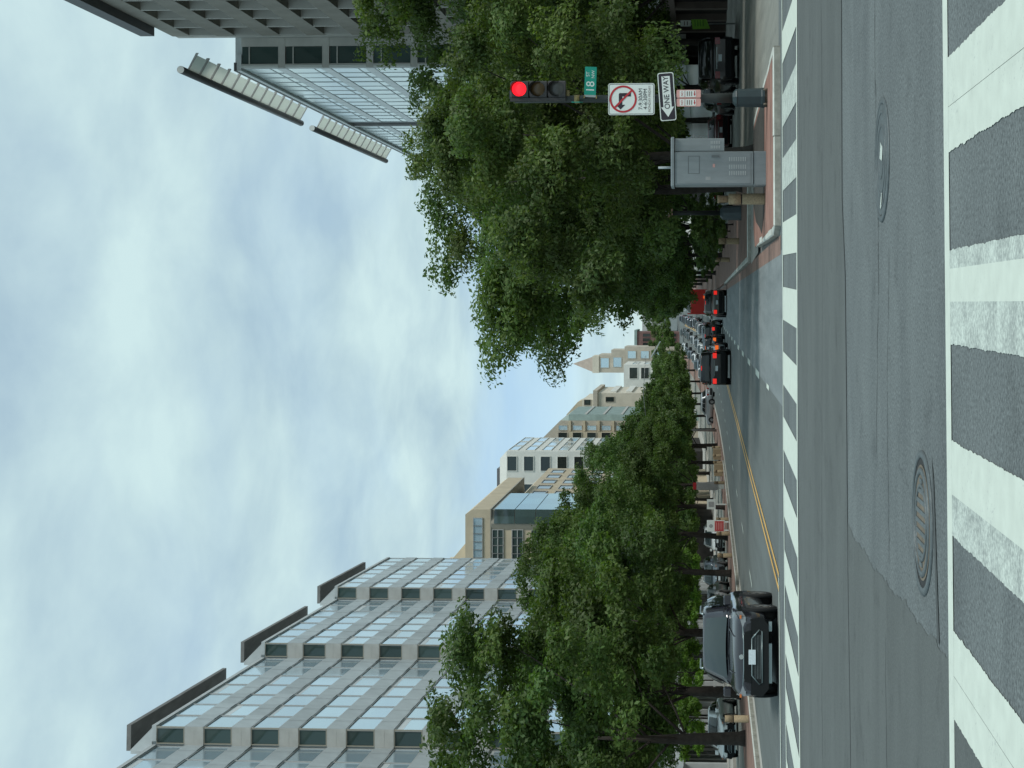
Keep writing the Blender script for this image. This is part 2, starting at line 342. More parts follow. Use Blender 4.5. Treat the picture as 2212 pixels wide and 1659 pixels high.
class MB:
    def __init__(s):
        s.v = []; s.f = []; s.mi = []; s.sm = []
    def face(s, pts, mi=0, smooth=False):
        i = len(s.v); s.v += [tuple(p) for p in pts]; s.f.append(tuple(range(i, i + len(pts)))); s.mi.append(mi); s.sm.append(smooth)
    def box(s, x0, x1, y0, y1, z0, z1, mi=0, skip=''):
        i = len(s.v)
        s.v += [(x0, y0, z0), (x1, y0, z0), (x1, y1, z0), (x0, y1, z0), (x0, y0, z1), (x1, y0, z1), (x1, y1, z1), (x0, y1, z1)]
        for k, q in (('b', (0, 3, 2, 1)), ('t', (4, 5, 6, 7)), ('f', (0, 1, 5, 4)), ('r', (1, 2, 6, 5)), ('k', (2, 3, 7, 6)), ('l', (3, 0, 4, 7))):
            if k in skip: continue
            s.f.append(tuple(i + a for a in q)); s.mi.append(mi); s.sm.append(False)
        return s
    def bbox(s, x0, x1, y0, y1, z0, z1, b=0.02, mi=0):
        """box with chamfered vertical and top edges (plan octagon, small top chamfer)"""
        def ring(e, z): 
            return [(x0 + e + b, y0 + e, z), (x1 - e - b, y0 + e, z), (x1 - e, y0 + e + b, z), (x1 - e, y1 - e - b, z), (x1 - e - b, y1 - e, z), (x0 + e + b, y1 - e, z), (x0 + e, y1 - e - b, z), (x0 + e, y0 + e + b, z)]
        s.loft([ring(0, z0), ring(0, z1 - b), ring(b, z1)], mi, cap=True, smooth=False)
        return s
    def loft(s, rings, mi=0, cap=True, smooth=True, closed=True):
        n = len(rings[0]); i0 = len(s.v)
        for r in rings: s.v += [tuple(p) for p in r]
        for k in range(len(rings) - 1):
            for j in range(n if closed else n - 1):
                a = i0 + k * n + j; b = i0 + k * n + (j + 1) % n
                s.f.append((a, b, b + n, a + n)); s.mi.append(mi); s.sm.append(smooth)
        if cap:
            s.f.append(tuple(i0 + j for j in reversed(range(n)))); s.mi.append(mi); s.sm.append(False)
            e = i0 + (len(rings) - 1) * n
            s.f.append(tuple(e + j for j in range(n))); s.mi.append(mi); s.sm.append(False)
        return s
    def tube(s, pts, rad, n=10, mi=0, smooth=True, cap=True):
        rings = []
        P = [Vector(p) for p in pts]
        if not hasattr(rad, '__len__'): rad = [rad] * len(P)
        for k, p in enumerate(P):
            d = (P[min(k + 1, len(P) - 1)] - P[max(k - 1, 0)]).normalized()
            a = d.cross(Vector((0, 0, 1)) if abs(d.z) < 0.9 else Vector((1, 0, 0))).normalized(); b = d.cross(a)
            rings.append([p + (a * math.cos(t) + b * math.sin(t)) * rad[k] for t in [2 * math.pi * q / n for q in range(n)]])
        return s.loft(rings, mi, cap, smooth)
    def lathe(s, prof, n=24, c=(0, 0, 0), axis='z', mi=0, smooth=True, cap=True):
        rings = []
        for r, h in prof:
            ring = []
            for q in range(n):
                t = 2 * math.pi * q / n; a, b = r * math.cos(t), r * math.sin(t)
                if axis == 'z': p = (c[0] + a, c[1] + b, c[2] + h)
                elif axis == 'x': p = (c[0] + h, c[1] + a, c[2] + b)
                else: p = (c[0] + a, c[1] + h, c[2] - b)
                ring.append(p)
            rings.append(ring)
        return s.loft(rings, mi, cap, smooth)
    def prism(s, poly, y0, y1, mi=0):
        """polygon in x,z extruded from y0 (front) to y1"""
        n = len(poly); i = len(s.v)
        s.v += [(x, y0, z) for x, z in poly] + [(x, y1, z) for x, z in poly]
        s.f.append(tuple(range(i, i + n))); s.f.append(tuple(i + n + k for k in reversed(range(n)))); s.mi += [mi, mi]; s.sm += [False, False]
        for k in range(n):
            a, b = i + k, i + (k + 1) % n
            s.f.append((b, a, a + n, b + n)); s.mi.append(mi); s.sm.append(False)
        return s
    def mesh(s, name, mats):
        me = bpy.data.meshes.new(name); me.from_pydata(s.v, [], s.f)
        for mm in (mats if isinstance(mats, (list, tuple)) else [mats]): me.materials.append(MATS[mm])
        me.polygons.foreach_set('material_index', s.mi); me.polygons.foreach_set('use_smooth', s.sm)
        me.update()
        bm = bmesh.new(); bm.from_mesh(me); bmesh.ops.recalc_face_normals(bm, faces=bm.faces); bm.to_mesh(me); bm.free()
        return me
    def build(s, name, mats, parent=None, loc=(0, 0, 0), rz=0.0):
        return inst(name, s.mesh(name, mats), parent, loc, rz)
def inst(name, me, parent=None, loc=(0, 0, 0), rz=0.0, rot=None, scale=None):
    o = bpy.data.objects.new(name, me); COL.objects.link(o)
    o.location = loc; o.rotation_euler = rot if rot else (0, 0, rz)
    if scale: o.scale = scale
    if parent: o.parent = parent
    return o
def empty(name, loc=(0, 0, 0), rz=0.0):
    o = bpy.data.objects.new(name, None); COL.objects.link(o); o.location = loc; o.rotation_euler = (0, 0, rz); o.empty_display_size = 0.2
    return o
def tag(o, label, cat, group=None, kind=None):
    o['label'] = label; o['category'] = cat
    if group: o['group'] = group
    if kind: o['kind'] = kind
    return o
def structure(o):
    o['kind'] = 'structure'; return o
def copy_tree(o, parent=None):
    c = o.copy(); COL.objects.link(c)
    if parent: c.parent = parent
    for ch in list(o.children): copy_tree(ch, c)
    return c
def strip(name, x0, x1, y0, y1, z, mats, thick=0.0, parent=None, step=10.0):
    """ribbon along the street that follows the gradient of the road"""
    ys = [y0]
    while ys[-1] < y1 - 1e-6: ys.append(min(ys[-1] + step, y1))
    b = MB()
    for a, c in zip(ys, ys[1:]):
        za, zc_ = gz(a) + z, gz(c) + z
        b.face([(x0, a, za), (x1, a, za), (x1, c, zc_), (x0, c, zc_)])
        if thick:
            b.face([(x0, a, za - thick), (x0, a, za), (x0, c, zc_), (x0, c, zc_ - thick)])
            b.face([(x1, a, za), (x1, a, za - thick), (x1, c, zc_ - thick), (x1, c, zc_)])
    if thick:
        b.face([(x0, y0, gz(y0) + z - thick), (x1, y0, gz(y0) + z - thick), (x1, y0, gz(y0) + z), (x0, y0, gz(y0) + z)])
    return b.build(name, mats, parent)
def text_mesh(name, body, size, matname, parent, loc, rot=(R(90), 0, 0), align='CENTER', xs=1.0, bold=0.0):
    cu = bpy.data.curves.new(name, 'FONT'); cu.body = body; cu.size = size; cu.align_x = align; cu.align_y = 'CENTER'; cu.extrude = 0.001; cu.offset = bold
    o = bpy.data.objects.new(name, cu); COL.objects.link(o)
    dg = bpy.context.evaluated_depsgraph_get()
    me = bpy.data.meshes.new_from_object(o.evaluated_get(dg))
    bpy.data.objects.remove(o, do_unlink=True); bpy.data.curves.remove(cu)
    me.materials.clear(); me.materials.append(MATS[matname])
    return inst(name, me, parent, loc, rot=rot, scale=(xs, 1, 1))

# ------------------------------------------------------------------ ground, roads
g = MB()
for a, c in zip(list(range(-60, 900, 40)) + [900], list(range(-20, 900, 40)) + [900, 3000]):
    g.face([(-2500, a, gz(a) - 0.06), (2500, a, gz(a) - 0.06), (2500, c, gz(c) - 0.06), (-2500, c, gz(c) - 0.06)])
structure(g.build('ground', 'ground'))
cross = MB(); cross.face([(-140, -30, 0), (140, -30, 0), (140, 33.2, 0), (-140, 33.2, 0)])
structure(cross.build('cross_street', 'asphalt_rough'))
structure(strip('street', -13.25, -2.1, 33.2, 760, 0.0, 'asphalt_street'))
structure(strip('traffic_lane', -2.1, 1.1, 31.4, 760, 0.004, 'asphalt_lane'))
structure(strip('service_road', 5.4, 13.2, 33.2, 760, 0.0, 'asphalt_service'))
left_service = structure(strip('service_road', -24.0, -16.9, 33.2, 760, 0.0, 'asphalt_service'))
structure(strip('gutter', 1.02, 1.42, 32.2, 200, 0.006, 'brick_dull', step=20))
structure(strip('gutter', -13.4, -12.75, 34.0, 200, 0.006, 'concrete_walk', step=20))
# smooth resurfaced strips
p = MB()
pts = [(-140, 17.0), (-60, 16.9), (-12, 16.2), (-4.73, 16.72), (-2.92, 17.03), (-1.0, 17.2), (0.3, 17.35), (1.2, 17.75), (3.49, 17.83), (12, 18.0), (140, 18)]
for (xa, ya), (xb, yb) in zip(pts, pts[1:]):
    p.face([(xa, ya, 0.004), (xb, yb, 0.004), (xb, 26.0, 0.004), (xa, 26.0, 0.004)])
structure(p.build('asphalt_patch', 'asphalt_patch'))
rnd = random.Random(4)
edge = [(-2.28, 5.0), (-2.29, 10.0), (-2.30, 10.6), (-2.36, 11.4), (-2.33, 12.1), (-2.42, 12.8), (-2.40, 13.6), (-2.47, 14.4), (-2.43, 15.3), (-2.47, 16.2), (-2.44, 17.02)]
fine = []
for (xa, ya), (xb, yb) in zip(edge, edge[1:]):
    for k in range(8):
        t = k / 8; fine.append((xa + (xb - xa) * t + rnd.uniform(-0.025, 0.025), ya + (yb - ya) * t))
fine.append(edge[-1])
p = MB()
for (xa, ya), (xb, yb) in zip(fine, fine[1:]):
    p.face([(-30, ya, 0.003), (xa, ya, 0.003), (xb, yb, 0.003), (-30, yb, 0.003)])
structure(p.build('asphalt_patch', 'asphalt_patch'))
# dark joint lines across the junction
p = MB()
for (xa, ya), (xb, yb) in zip(pts[2:-1], pts[3:-1]):
    p.face([(xa, ya - 0.05, 0.006), (xb, yb - 0.05, 0.006), (xb, yb + 0.03, 0.006), (xa, ya + 0.03, 0.006)])
structure(p.build('tar_joint', 'tar'))
def crack(name, pts_, w0, mt_, seed):
    rr = random.Random(seed); P_ = []
    for (xa, ya), (xb, yb) in zip(pts_, pts_[1:]):
        for k in range(12):
            t = k / 12; P_.append((xa + (xb - xa) * t + rr.uniform(-0.02, 0.02), ya + (yb - ya) * t + rr.uniform(-0.035, 0.035)))
    b_ = MB()
    for (xa, ya), (xb, yb) in zip(P_, P_[1:]):
        w1 = w0 * rr.uniform(0.5, 1.4); b_.face([(xa, ya - w1, 0.0062), (xb, yb - w1, 0.0062), (xb, yb + w1, 0.0062), (xa, ya + w1, 0.0062)])
    return structure(b_.build(name, mt_))
crack('road_crack', [(-1.45, 11.75), (-1.3, 12.6)], 0.008, 'tar', 1)
crack('road_crack', [(-1.4, 14.2), (0.4, 14.0), (2.2, 14.3), (5.0, 14.25)], 0.010, 'tar', 2)
crack('road_crack', [(-2.2, 13.2), (-0.9, 13.35), (0.6, 13.2)], 0.007, 'tar', 3)
crack('road_crack', [(-9, 20.6), (-4, 20.8), (1, 20.7), (6, 21.0)], 0.012, 'tar', 5)
crack('road_crack', [(-8, 13.4), (-5, 13.2), (-2.7, 13.5)], 0.008, 'tar', 6)
crack('road_crack', [(-3.6, 36.5), (-3.3, 38.2)], 0.02, 'tar', 7)
# pavements and medians
structure(strip('pavement', 13.2, 40, 34.5, 760, 0.15, 'concrete_walk', 0.2))
structure(strip('pavement', -60, -24.0, 36.0, 760, 0.15, 'concrete_walk', 0.2))
lm = structure(strip('left_median', -16.9, -13.4, 36.5, 700, 0.148, 'brick_dull', 0.2))
# right median: nose island, walkway, then the long median
nose = MB()
pl = [(1.62, 32.35), (5.25, 32.6), (5.25, 45.9), (2.2, 45.9), (1.62, 44.5)]
nose.face([(x, y, 0.15) for x, y in pl])
for (xa, ya), (xb, yb) in zip(pl, pl[1:] + pl[:1]):
    nose.face([(xa, ya, -0.02), (xb, yb, -0.02), (xb, yb, 0.15), (xa, ya, 0.15)])
nose_o = structure(nose.build('median_nose', 'brick_paving'))
dark_top = MB(); bp = [(1.95, 40.2), (1.75, 39.0), (2.2, 37.3), (5.1, 37.3), (5.1, 45.6), (2.9, 45.6), (2.3, 43.5)]
dark_top.face([(x, y, 0.158) for x, y in bp])
structure(dark_top.build('dark_patch', 'soil'))  # dark flat patch laid on the island top
walk = MB(); walk.face([(1.5, 45.9, 0.012), (5.3, 45.9, 0.012), (5.3, 53.0, 0.012), (1.35, 53.0, 0.012)])
structure(walk.build('walkway', 'concrete_walk'))
rm = structure(strip('right_median', 1.6, 5.2, 53.2, 700, 0.148, 'brick_dull', 0.2))
# kerb stones
def kerb_run(parent, a, c, wd=0.16, ln=1.6, seed=0, h=0.152):
    a = Vector((a[0], a[1], 0)); c = Vector((c[0], c[1], 0)); d = c - a; n = max(1, round(d.length / ln)); u = d.normalized(); rz = math.atan2(u.y, u.x)
    seg = d.length / n
    me = MB()
    q = seg - 0.012
    me.loft([[(0, 0, -0.02), (q, 0, -0.02), (q, wd, -0.02), (0, wd, -0.02)], [(0, 0.0, h - 0.025), (q, 0.0, h - 0.025), (q, wd, h - 0.025), (0, wd, h - 0.025)], [(0.01, 0.025, h), (q - 0.01, 0.025, h), (q - 0.01, wd, h), (0.01, wd, h)]], 0, True, False)
    for k in range(len(me.f)):
        pass
    msh = me.mesh('kerb_stone', ['kerb_stone', 'kerb_top'])
    for pgn in msh.polygons:
        if pgn.normal.z > 0.7: pgn.material_index = 1
    rr = random.Random(seed)
    for k in range(n):
        pp = a + u * seg * k
        o = inst('kerb_stone', msh, parent, (pp.x, pp.y, gz(pp.y) + rr.uniform(-0.008, 0.004)), rz + rr.uniform(-0.004, 0.004))
kerb_run(nose_o, (1.62, 32.2), (5.4, 32.45), 0.18, 1.9, 1, 0.156)
kerb_run(nose_o, (5.42, 32.5), (5.42, 46.0), 0.16, 1.9, 2)
kerb_run(nose_o, (1.62, 44.6), (1.44, 33.0), 0.16, 1.9, 3)
kerb_run(nose_o, (1.44, 33.0), (1.62, 32.2), 0.16, 0.9, 3)
kerb_run(rm, (1.44, 53.1), (5.4, 53.1), 0.16, 1.9, 4)
kerb_run(rm, (1.44, 120.0), (1.44, 53.1), 0.16, 2.2, 5)
kerb_run(lm, (-13.24, 36.4), (-13.24, 130.0), 0.16, 2.2, 6)
kerb_run(lm, (-17.06, 36.4), (-13.24, 36.4), 0.16, 1.9, 7)
# crosswalks: edge line is the marking, stripes are its pieces
def quad_mesh(name, x0, x1, y0, y1, z, mt, seg=1):
    b = MB()
    b.face([(x0[0], y0[0], z), (x1[0], y0[1], z), (x1[1], y1[1], z), (x0[1], y1[0], z)])
    return b.mesh(name, mt)
def line_y(x, yl, yr, xl, xr): return yl + (yr - yl) * (x - xl) / (xr - xl)
near = MB()
for k in range(30):
    xa = -13 + k * 0.9; xb = xa + 0.9
    f0 = lambda x: 10.0 + 0.062 * x
    near.face([(xa, f0(xa) - 0.10, 0.0058), (xb, f0(xb) - 0.10, 0.0058), (xb, f0(xb) + 0.10, 0.0058), (xa, f0(xa) + 0.10, 0.0058)])
near_o = structure(near.build('near_crosswalk', 'paint_white'))
def ragged(x0, x1, mt_, y0, ytop, seed, seam=False, n=150, rl=True, rr_=True):
    rr = random.Random(seed); b_ = MB(); y1 = ytop((x0 + x1) / 2)
    def edge(xc, amp):
        out = []; chip = 0
        for k in range(n + 1):
            if rr.random() < 0.06: chip = rr.uniform(-0.011, 0.011)
            elif rr.random() < 0.3: chip = 0
            out.append(xc + rr.uniform(-amp, amp) + chip)
        return out
    spans = [(x0, x1)]
    if seam:
        xm = x0 + (x1 - x0) * rr.uniform(0.42, 0.58); spans = [(x0, xm - 0.0015), (xm + 0.0015, x1)]
    for a_, c_ in spans:
        ea = (edge(a_, 0.005) if rl else [a_] * (n + 1)) if a_ == x0 else [a_ + 0.02 * k / n for k in range(n + 1)]
        ec = (edge(c_, 0.005) if rr_ else [c_] * (n + 1)) if c_ == x1 else [c_ + 0.02 * k / n for k in range(n + 1)]
        for k in range(n):
            ya, yb = y0 + (y1 - y0) * k / n, y0 + (y1 - y0) * (k + 1) / n
            if k == n - 1: b_.face([(ea[k], ya, 0.0055), (ec[k], ya, 0.0055), (ec[k + 1], ytop(c_), 0.0055), (ea[k + 1], ytop(a_), 0.0055)])
            else: b_.face([(ea[k], ya, 0.0055), (ec[k], ya, 0.0055), (ec[k + 1], yb, 0.0055), (ea[k + 1], yb, 0.0055)])
    return b_.mesh('crosswalk_stripe', mt_)
edges = [1.58, 0.97, 0.34, -0.26, -0.87, -1.47, -2.06, -2.61]
pairs = [(1.58 + 1.22 * k + 0.61 - 0.61, 1.58 + 1.22 * k - 0.61) for k in range(1, 9)]
pairs += [(1.58, 0.97), (0.34, -0.26), (-0.87, -1.47), (-2.06, -2.61)] + [(-2.06 - 1.22 * k, -2.66 - 1.22 * k) for k in range(1, 8)]
for xr_, xl_ in pairs:
    worn = (xr_ < 0.5 and xr_ > -1.0)
    cuts = [(xl_, xr_, 'paint_white')]
    if worn: cuts = [(xl_, xl_ + 0.27, 'paint_worn'), (xl_ + 0.27, xr_ - 0.12, 'paint_white'), (xr_ - 0.12, xr_, 'paint_worn')] if xr_ > 0 else [(xl_, xl_ + 0.26, 'paint_worn'), (xl_ + 0.26, xr_, 'paint_white')]
    for ca, cb2, cm_ in cuts:
        me = ragged(ca, cb2, cm_, 5.4, lambda x_: 10.0 + 0.062 * x_ - 0.10, int(xr_ * 100) + 500, seam=(cm_ == 'paint_white' and cb2 - ca > 0.5), rl=(ca == xl_), rr_=(cb2 == xr_))
        inst('crosswalk_stripe', me, near_o)
far_near = lambda x: 26.38 + 0.02 * x if x > -3 else 26.32 + (x + 3) * 0.29 * 0.55
far_far = lambda x: 31.2 + 0.06 * x if x > -3 else 31.02 + (x + 3) * 0.20
farb = MB()
xs = [-12.7 + 0.7 * k for k in range(33)]
for xa, xb in zip(xs, xs[1:]):
    farb.face([(xa, far_near(xa) - 0.16, 0.0105), (xb, far_near(xb) - 0.16, 0.0105), (xb, far_near(xb) + 0.10, 0.0105), (xa, far_near(xa) + 0.10, 0.0105)])
    if xa < 1.0 or True:
        farb.face([(xa, far_far(xa) - 0.12, 0.0105), (xb, far_far(xb) - 0.12, 0.0105), (xb, far_far(xb) + 0.12, 0.0105), (xa, far_far(xa) + 0.12, 0.0105)])
far_o = structure(farb.build('far_crosswalk', 'paint_white'))
for k in range(-8, 10):
    xr_ = 0.23 + 1.30 * k; xl_ = xr_ - 0.66
    if xl_ < -12.6 or xr_ > 10: continue
    me = quad_mesh('crosswalk_stripe', (xl_, xl_ + 0.10), (xr_, xr_ + 0.10), (far_near(xl_) + 0.10, far_near(xr_) + 0.10), (far_far(xl_) - 0.12, far_far(xr_) - 0.12), 0.0095, 'paint_worn' if k in (2, 3) else 'paint_white')
    inst('crosswalk_stripe', me, far_o)
sl = MB()
sl.face([(-12.7, 31.2, 0.0105), (-5.75, 32.85, 0.0105), (-5.75, 33.1, 0.0105), (-12.7, 31.45, 0.0105)])
structure(sl.build('stop_line', 'paint_white'))
# lane markings
yl = structure(strip('yellow_line', -5.86, -5.74, 32.9, 420, 0.0125, 'paint_yellow'))
structure(strip('yellow_line', -6.16, -6.04, 32.9, 420, 0.0125, 'paint_yellow'))
ld = MB()
ld_o = structure(strip('lane_line', -2.16, -2.04, 38.0, 39.5, 0.0125, 'paint_white', parent=None))
y = 45.0
while y < 330:
    strip('lane_dash', -2.22, -2.02, y, y + 3.2, 0.0125, 'paint_white', parent=ld_o); y += 9.2
y = 40.0
while y < 330:
    strip('lane_dash', -9.62, -9.48, y, y + 3.0, 0.0125, 'paint_worn', parent=ld_o); y += 12
# manhole covers
def manhole(loc, r, label, grate):
    e = empty('manhole_cover', loc); tag(e, label, 'manhole')
    b = MB(); b.lathe([(r, 0.0), (r, 0.010), (r - 0.05, 0.014), (r - 0.055, 0.006)], 48, cap=False); b.build('rim_ring', 'iron', e)
    b = MB(); b.lathe([(0.0001, 0.0035), (r - 0.054, 0.0035)], 48, cap=False, smooth=False); b.build('seat_shadow', 'iron_shadow', e)  # near-black disc whose edge draws the shadow line round the lid
    if grate:
        b = MB(); b.lathe([(r - 0.13, 0.004), (r - 0.13, 0.016), (r - 0.17, 0.018), (r - 0.17, 0.004)], 40, cap=False); b.lathe([(r - 0.24, 0.004), (r - 0.24, 0.017), (r - 0.27, 0.017), (r - 0.27, 0.004)], 40, cap=False); b.build('inner_ring', 'iron', e)
        n = 11
        for k in range(n):
            x = -0.36 * r / 0.5 + k * 0.72 * r / 0.5 / (n - 1); h = math.sqrt(max(0.004, (r - 0.25) ** 2 - x * x))
            b = MB(); b.box(x - 0.016, x + 0.016, -h, h, 0.004, 0.016); b.build('bar', 'iron', e)
        b = MB(); b.lathe([(0.0001, 0.007), (r - 0.105, 0.007)], 40, cap=False, smooth=False); b.build('lid', 'iron_rust', e)
    else:
        b = MB(); b.lathe([(0.0001, 0.011), (r - 0.06, 0.010)], 48, cap=False, smooth=False); b.build('lid', 'iron', e)
        for rr_ in (0.16, 0.30, 0.42):
            b = MB(); b.lathe([(rr_ - 0.012, 0.009), (rr_ - 0.012, 0.015), (rr_ + 0.012, 0.015), (rr_ + 0.012, 0.009)], 40, cap=False); b.build('raised_ring', 'iron', e)
        b = MB(); b.face([(-0.02, -0.10, 0.0165), (0.10, -0.14, 0.0165), (0.16, 0.02, 0.0165), (0.02, 0.08, 0.0165)]); b.build('paint_fleck', 'paint_worn', e)
        b = MB(); b.face([(-0.44, -0.03, 0.0165), (-0.30, -0.12, 0.0165), (-0.30, -0.05, 0.0165), (-0.42, 0.04, 0.0165)]); b.build('paint_fleck', 'paint_worn', e)
    return e
manhole((-1.58, 11.18, 0.002), 0.52, 'round iron manhole with slatted grate sunk in the asphalt, left one', True)
manhole((1.27, 13.71, 0.002), 0.55, 'flat round iron manhole lid with pale flecks, right of the grated one', False)
p = MB(); p.face([(-2.28, 10.36, 0.0055), (-1.2, 10.62, 0.0055), (-1.05, 10.72, 0.0055), (-2.28, 10.46, 0.0055)])
structure(p.build('tar_patch', 'tar'))

# ------------------------------------------------------------------ left white office building with sawtooth bays
STO = 3.27; TOP = 39.1; NF = 12
lb = empty('office_building', (-30, 77.2, 0)); tag(lb, 'white concrete office block with stepped glass bays behind the left trees', 'building')
def W(o):  # world position relative to building empty
    return o
LBX, LBY = -30.0, 77.2
def bay_frame(x0, y0, x1, y1):
    d = Vector((x1 - x0, y1 - y0)); ln = d.length; return math.atan2(d.y, d.x), ln
MODW = 3.69
b = MB()  # window module: local x along facade, y outward (-y is outward), z up
gw = MODW
b.face([(0.06, 0.06, 0.07), (gw - 0.06, 0.06, 0.07), (gw - 0.06, 0.06, 1.87), (0.06, 0.06, 1.87)], 0)
b.box(0.0, 0.07, 0.0, 0.12, 0.0, 1.94, 1); b.box(gw - 0.07, gw, 0.0, 0.12, 0.0, 1.94, 1)
b.box(0.07, gw - 0.07, 0.0, 0.12, 0.0, 0.07, 1); b.box(0.07, gw - 0.07, 0.0, 0.12, 1.87, 1.94, 1)
win_me = b.mesh('window', ['glass_sky', 'frame_grey'])
win_vars = [win_me]
import copy as _cp
b_base = b
for hh in (0.25, 0.45):
    b = _cp.deepcopy(b_base); b.face([(0.09, 0.056, 1.86 - hh), (gw - 0.09, 0.056, 1.86 - hh), (gw - 0.09, 0.056, 1.86), (0.09, 0.056, 1.86)], 2)
    win_vars.append(b.mesh('window', ['glass_sky', 'frame_grey', 'blind']))
b = MB(); sh = STO - 1.94
b.box(0.012, gw * 0.62 - 0.008, -0.03, 0.2, 0.012, sh - 0.012); b.box(gw * 0.62 + 0.008, gw - 0.012, -0.055, 0.2, 0.03, sh - 0.03)
panel_me = b.mesh('spandrel_panel', 'spandrel_cool')
b = MB(); b.box(-0.02, gw + 0.02, -0.085, 0.0, 0.0, 0.10); ledge_me = b.mesh('ledge', 'white_concrete')
RW = 1.40
b = MB()
b.face([(0.07, 0.05, 0.06), (RW - 0.3, 0.05, 0.06), (RW - 0.3, 0.05, 1.88), (0.07, 0.05, 1.88)], 0)
b.box(0, 0.07, -0.02, 0.1, 0, 1.94, 1); b.box(RW - 0.3, RW - 0.22, -0.02, 0.1, 0, 1.94, 1); b.box(0.07, RW - 0.3, -0.02, 0.1, 0, 0.06, 1); b.box(0.07, RW - 0.3, -0.02, 0.1, 1.88, 1.94, 1)
rwin_me = b.mesh('corner_window', ['glass_green', 'frame_bronze'])
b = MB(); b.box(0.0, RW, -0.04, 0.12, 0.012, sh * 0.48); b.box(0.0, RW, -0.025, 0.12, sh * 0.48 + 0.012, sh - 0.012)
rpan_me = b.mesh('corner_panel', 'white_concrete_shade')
BAYL = 25.83
rj = random.Random(11)
for k in range(4):
    y0 = 77.2 + BAYL * k; x0 = -28.85; y1 = y0 + BAYL; x1 = -30.15
    ang, ln = bay_frame(x0, y0, x1, y1)
    u = Vector((math.cos(ang), math.sin(ang)))
    core = MB()
    rel = lambda x, y: (x - LBX, y - LBY)
    # wall body behind the glazing
    qa = Vector((x0, y0)) + Vector((-0.15, 0.12)); qb = Vector((x1, y1)) + Vector((-0.15, 0))
    pa, pb = rel(qa.x, qa.y), rel(qb.x, qb.y); pc, pd = rel(-60, y1), rel(-60, y0 + 0.12)
    ring = [pa, pb, pc, pd]
    core.loft([[(x, y, 4.0) for x, y in ring], [(x, y, TOP) for x, y in ring]], 0, True, False)
    core.build('wall', 'white_concrete', lb)
    for fl in range(NF - 1):
        z = TOP - 0.12 - 1.94 - fl * STO
        if z < 3.9: continue
        for c in range(7):
            if k == 0 and c < 4: continue
            pp = Vector((x0, y0)) + u * (c * ln / 7)
            sx = (ln / 7) / MODW
            inst('window', win_vars[rj.choice([0, 0, 0, 0, 0, 1, 2])], lb, (pp.x - LBX, pp.y - LBY, z), rot=(rj.uniform(-0.003, 0.003), 0, ang + rj.uniform(-0.004, 0.004)), scale=(sx, 1, 1))
            o = inst('spandrel_panel', panel_me, lb, (pp.x - LBX, pp.y - LBY, z - sh), rot=(0, 0, ang), scale=(sx, 1, 1))
        pp = Vector((x0, y0))
        # return face towards the camera
        if k > 0:
            inst('corner_window', rwin_me, lb, (x0 - RW + 0.22 + 0.0 - LBX, y0 - LBY, z))
            inst('corner_panel', rpan_me, lb, (x0 - RW - LBX, y0 - LBY, z - sh))
    # white roof edge, canopy slab and its end wall
    a0 = Vector((x0, y0)); nrm = Vector((u.y, -u.x))
    b = MB()
    def along(s_, off): q = a0 + u * s_ + nrm * off; return (q.x - LBX, q.y - LBY)
    def slab(bm, s0, s1, o0, o1, z0, z1):
        r_ = [along(s0, o0), along(s0, o1), along(s1, o1), along(s1, o0)]
        bm.loft([[(x, y, z0) for x, y in r_], [(x, y, z1) for x, y in r_]], 0, True, False)
    slab(b, -0.02, ln, -1.0, 0.07, TOP - 0.12, TOP + 0.18); b.build('roof_edge', 'white_concrete', lb)
    cl_ = ln - 4.6 if k else ln - 9.0
    b = MB(); slab(b, 0.3, cl_, -1.75, 0.0, TOP + 1.75, TOP + 2.05); b.build('roof_canopy', 'canopy_shade', lb)
    b = MB(); slab(b, 0.3, cl_, -1.95, -1.70, TOP + 0.18, TOP + 1.75); b.build('canopy_wall', 'white_concrete', lb)
    b = MB()
    r_ = [along(0.02, -1.7), along(0.02, -0.1)]
    b.face([(r_[0][0], r_[0][1], TOP + 0.18), (r_[1][0], r_[1][1], TOP + 0.18), (r_[0][0], r_[0][1], TOP + 1.75)]); b.face([(r_[0][0], r_[0][1] + 0.25, TOP + 0.18), (r_[1][0], r_[1][1] + 0.25, TOP + 0.18), (r_[0][0], r_[0][1] + 0.25, TOP + 1.75)]); b.build('canopy_bracket', 'white_concrete', lb)
    # ground floor: white columns before dark glass
    b = MB(); slab(b, 0, ln, -2.5, -2.4, 0.15, 3.6); b.build('shop_glass', 'glass_dark', lb)
    b = MB(); slab(b, 0, ln, -2.4, 0.05, 3.5, 4.1); b.build('lintel', 'white_concrete', lb)
    colm = MB(); colm.box(-0.16, 0.16, -0.16, 0.16, 0.15, 3.5); cme = colm.mesh('column', 'white_concrete')
    for c in range(10):
        q = along(0.3 + c * ln / 10, -0.2); inst('column', cme, lb, (q[0], q[1], 0), ang)
    for c in range(20):
        q = along(0.3 + c * ln / 20, -2.35); mb_ = MB(); 
        inst('shop_mullion', bpy.data.meshes.get('shop_mullion') or MB().box(-0.04, 0.04, -0.04, 0.04, 0.15, 3.5).mesh('shop_mullion', 'frame_grey'), lb, (q[0], q[1], 0), ang)

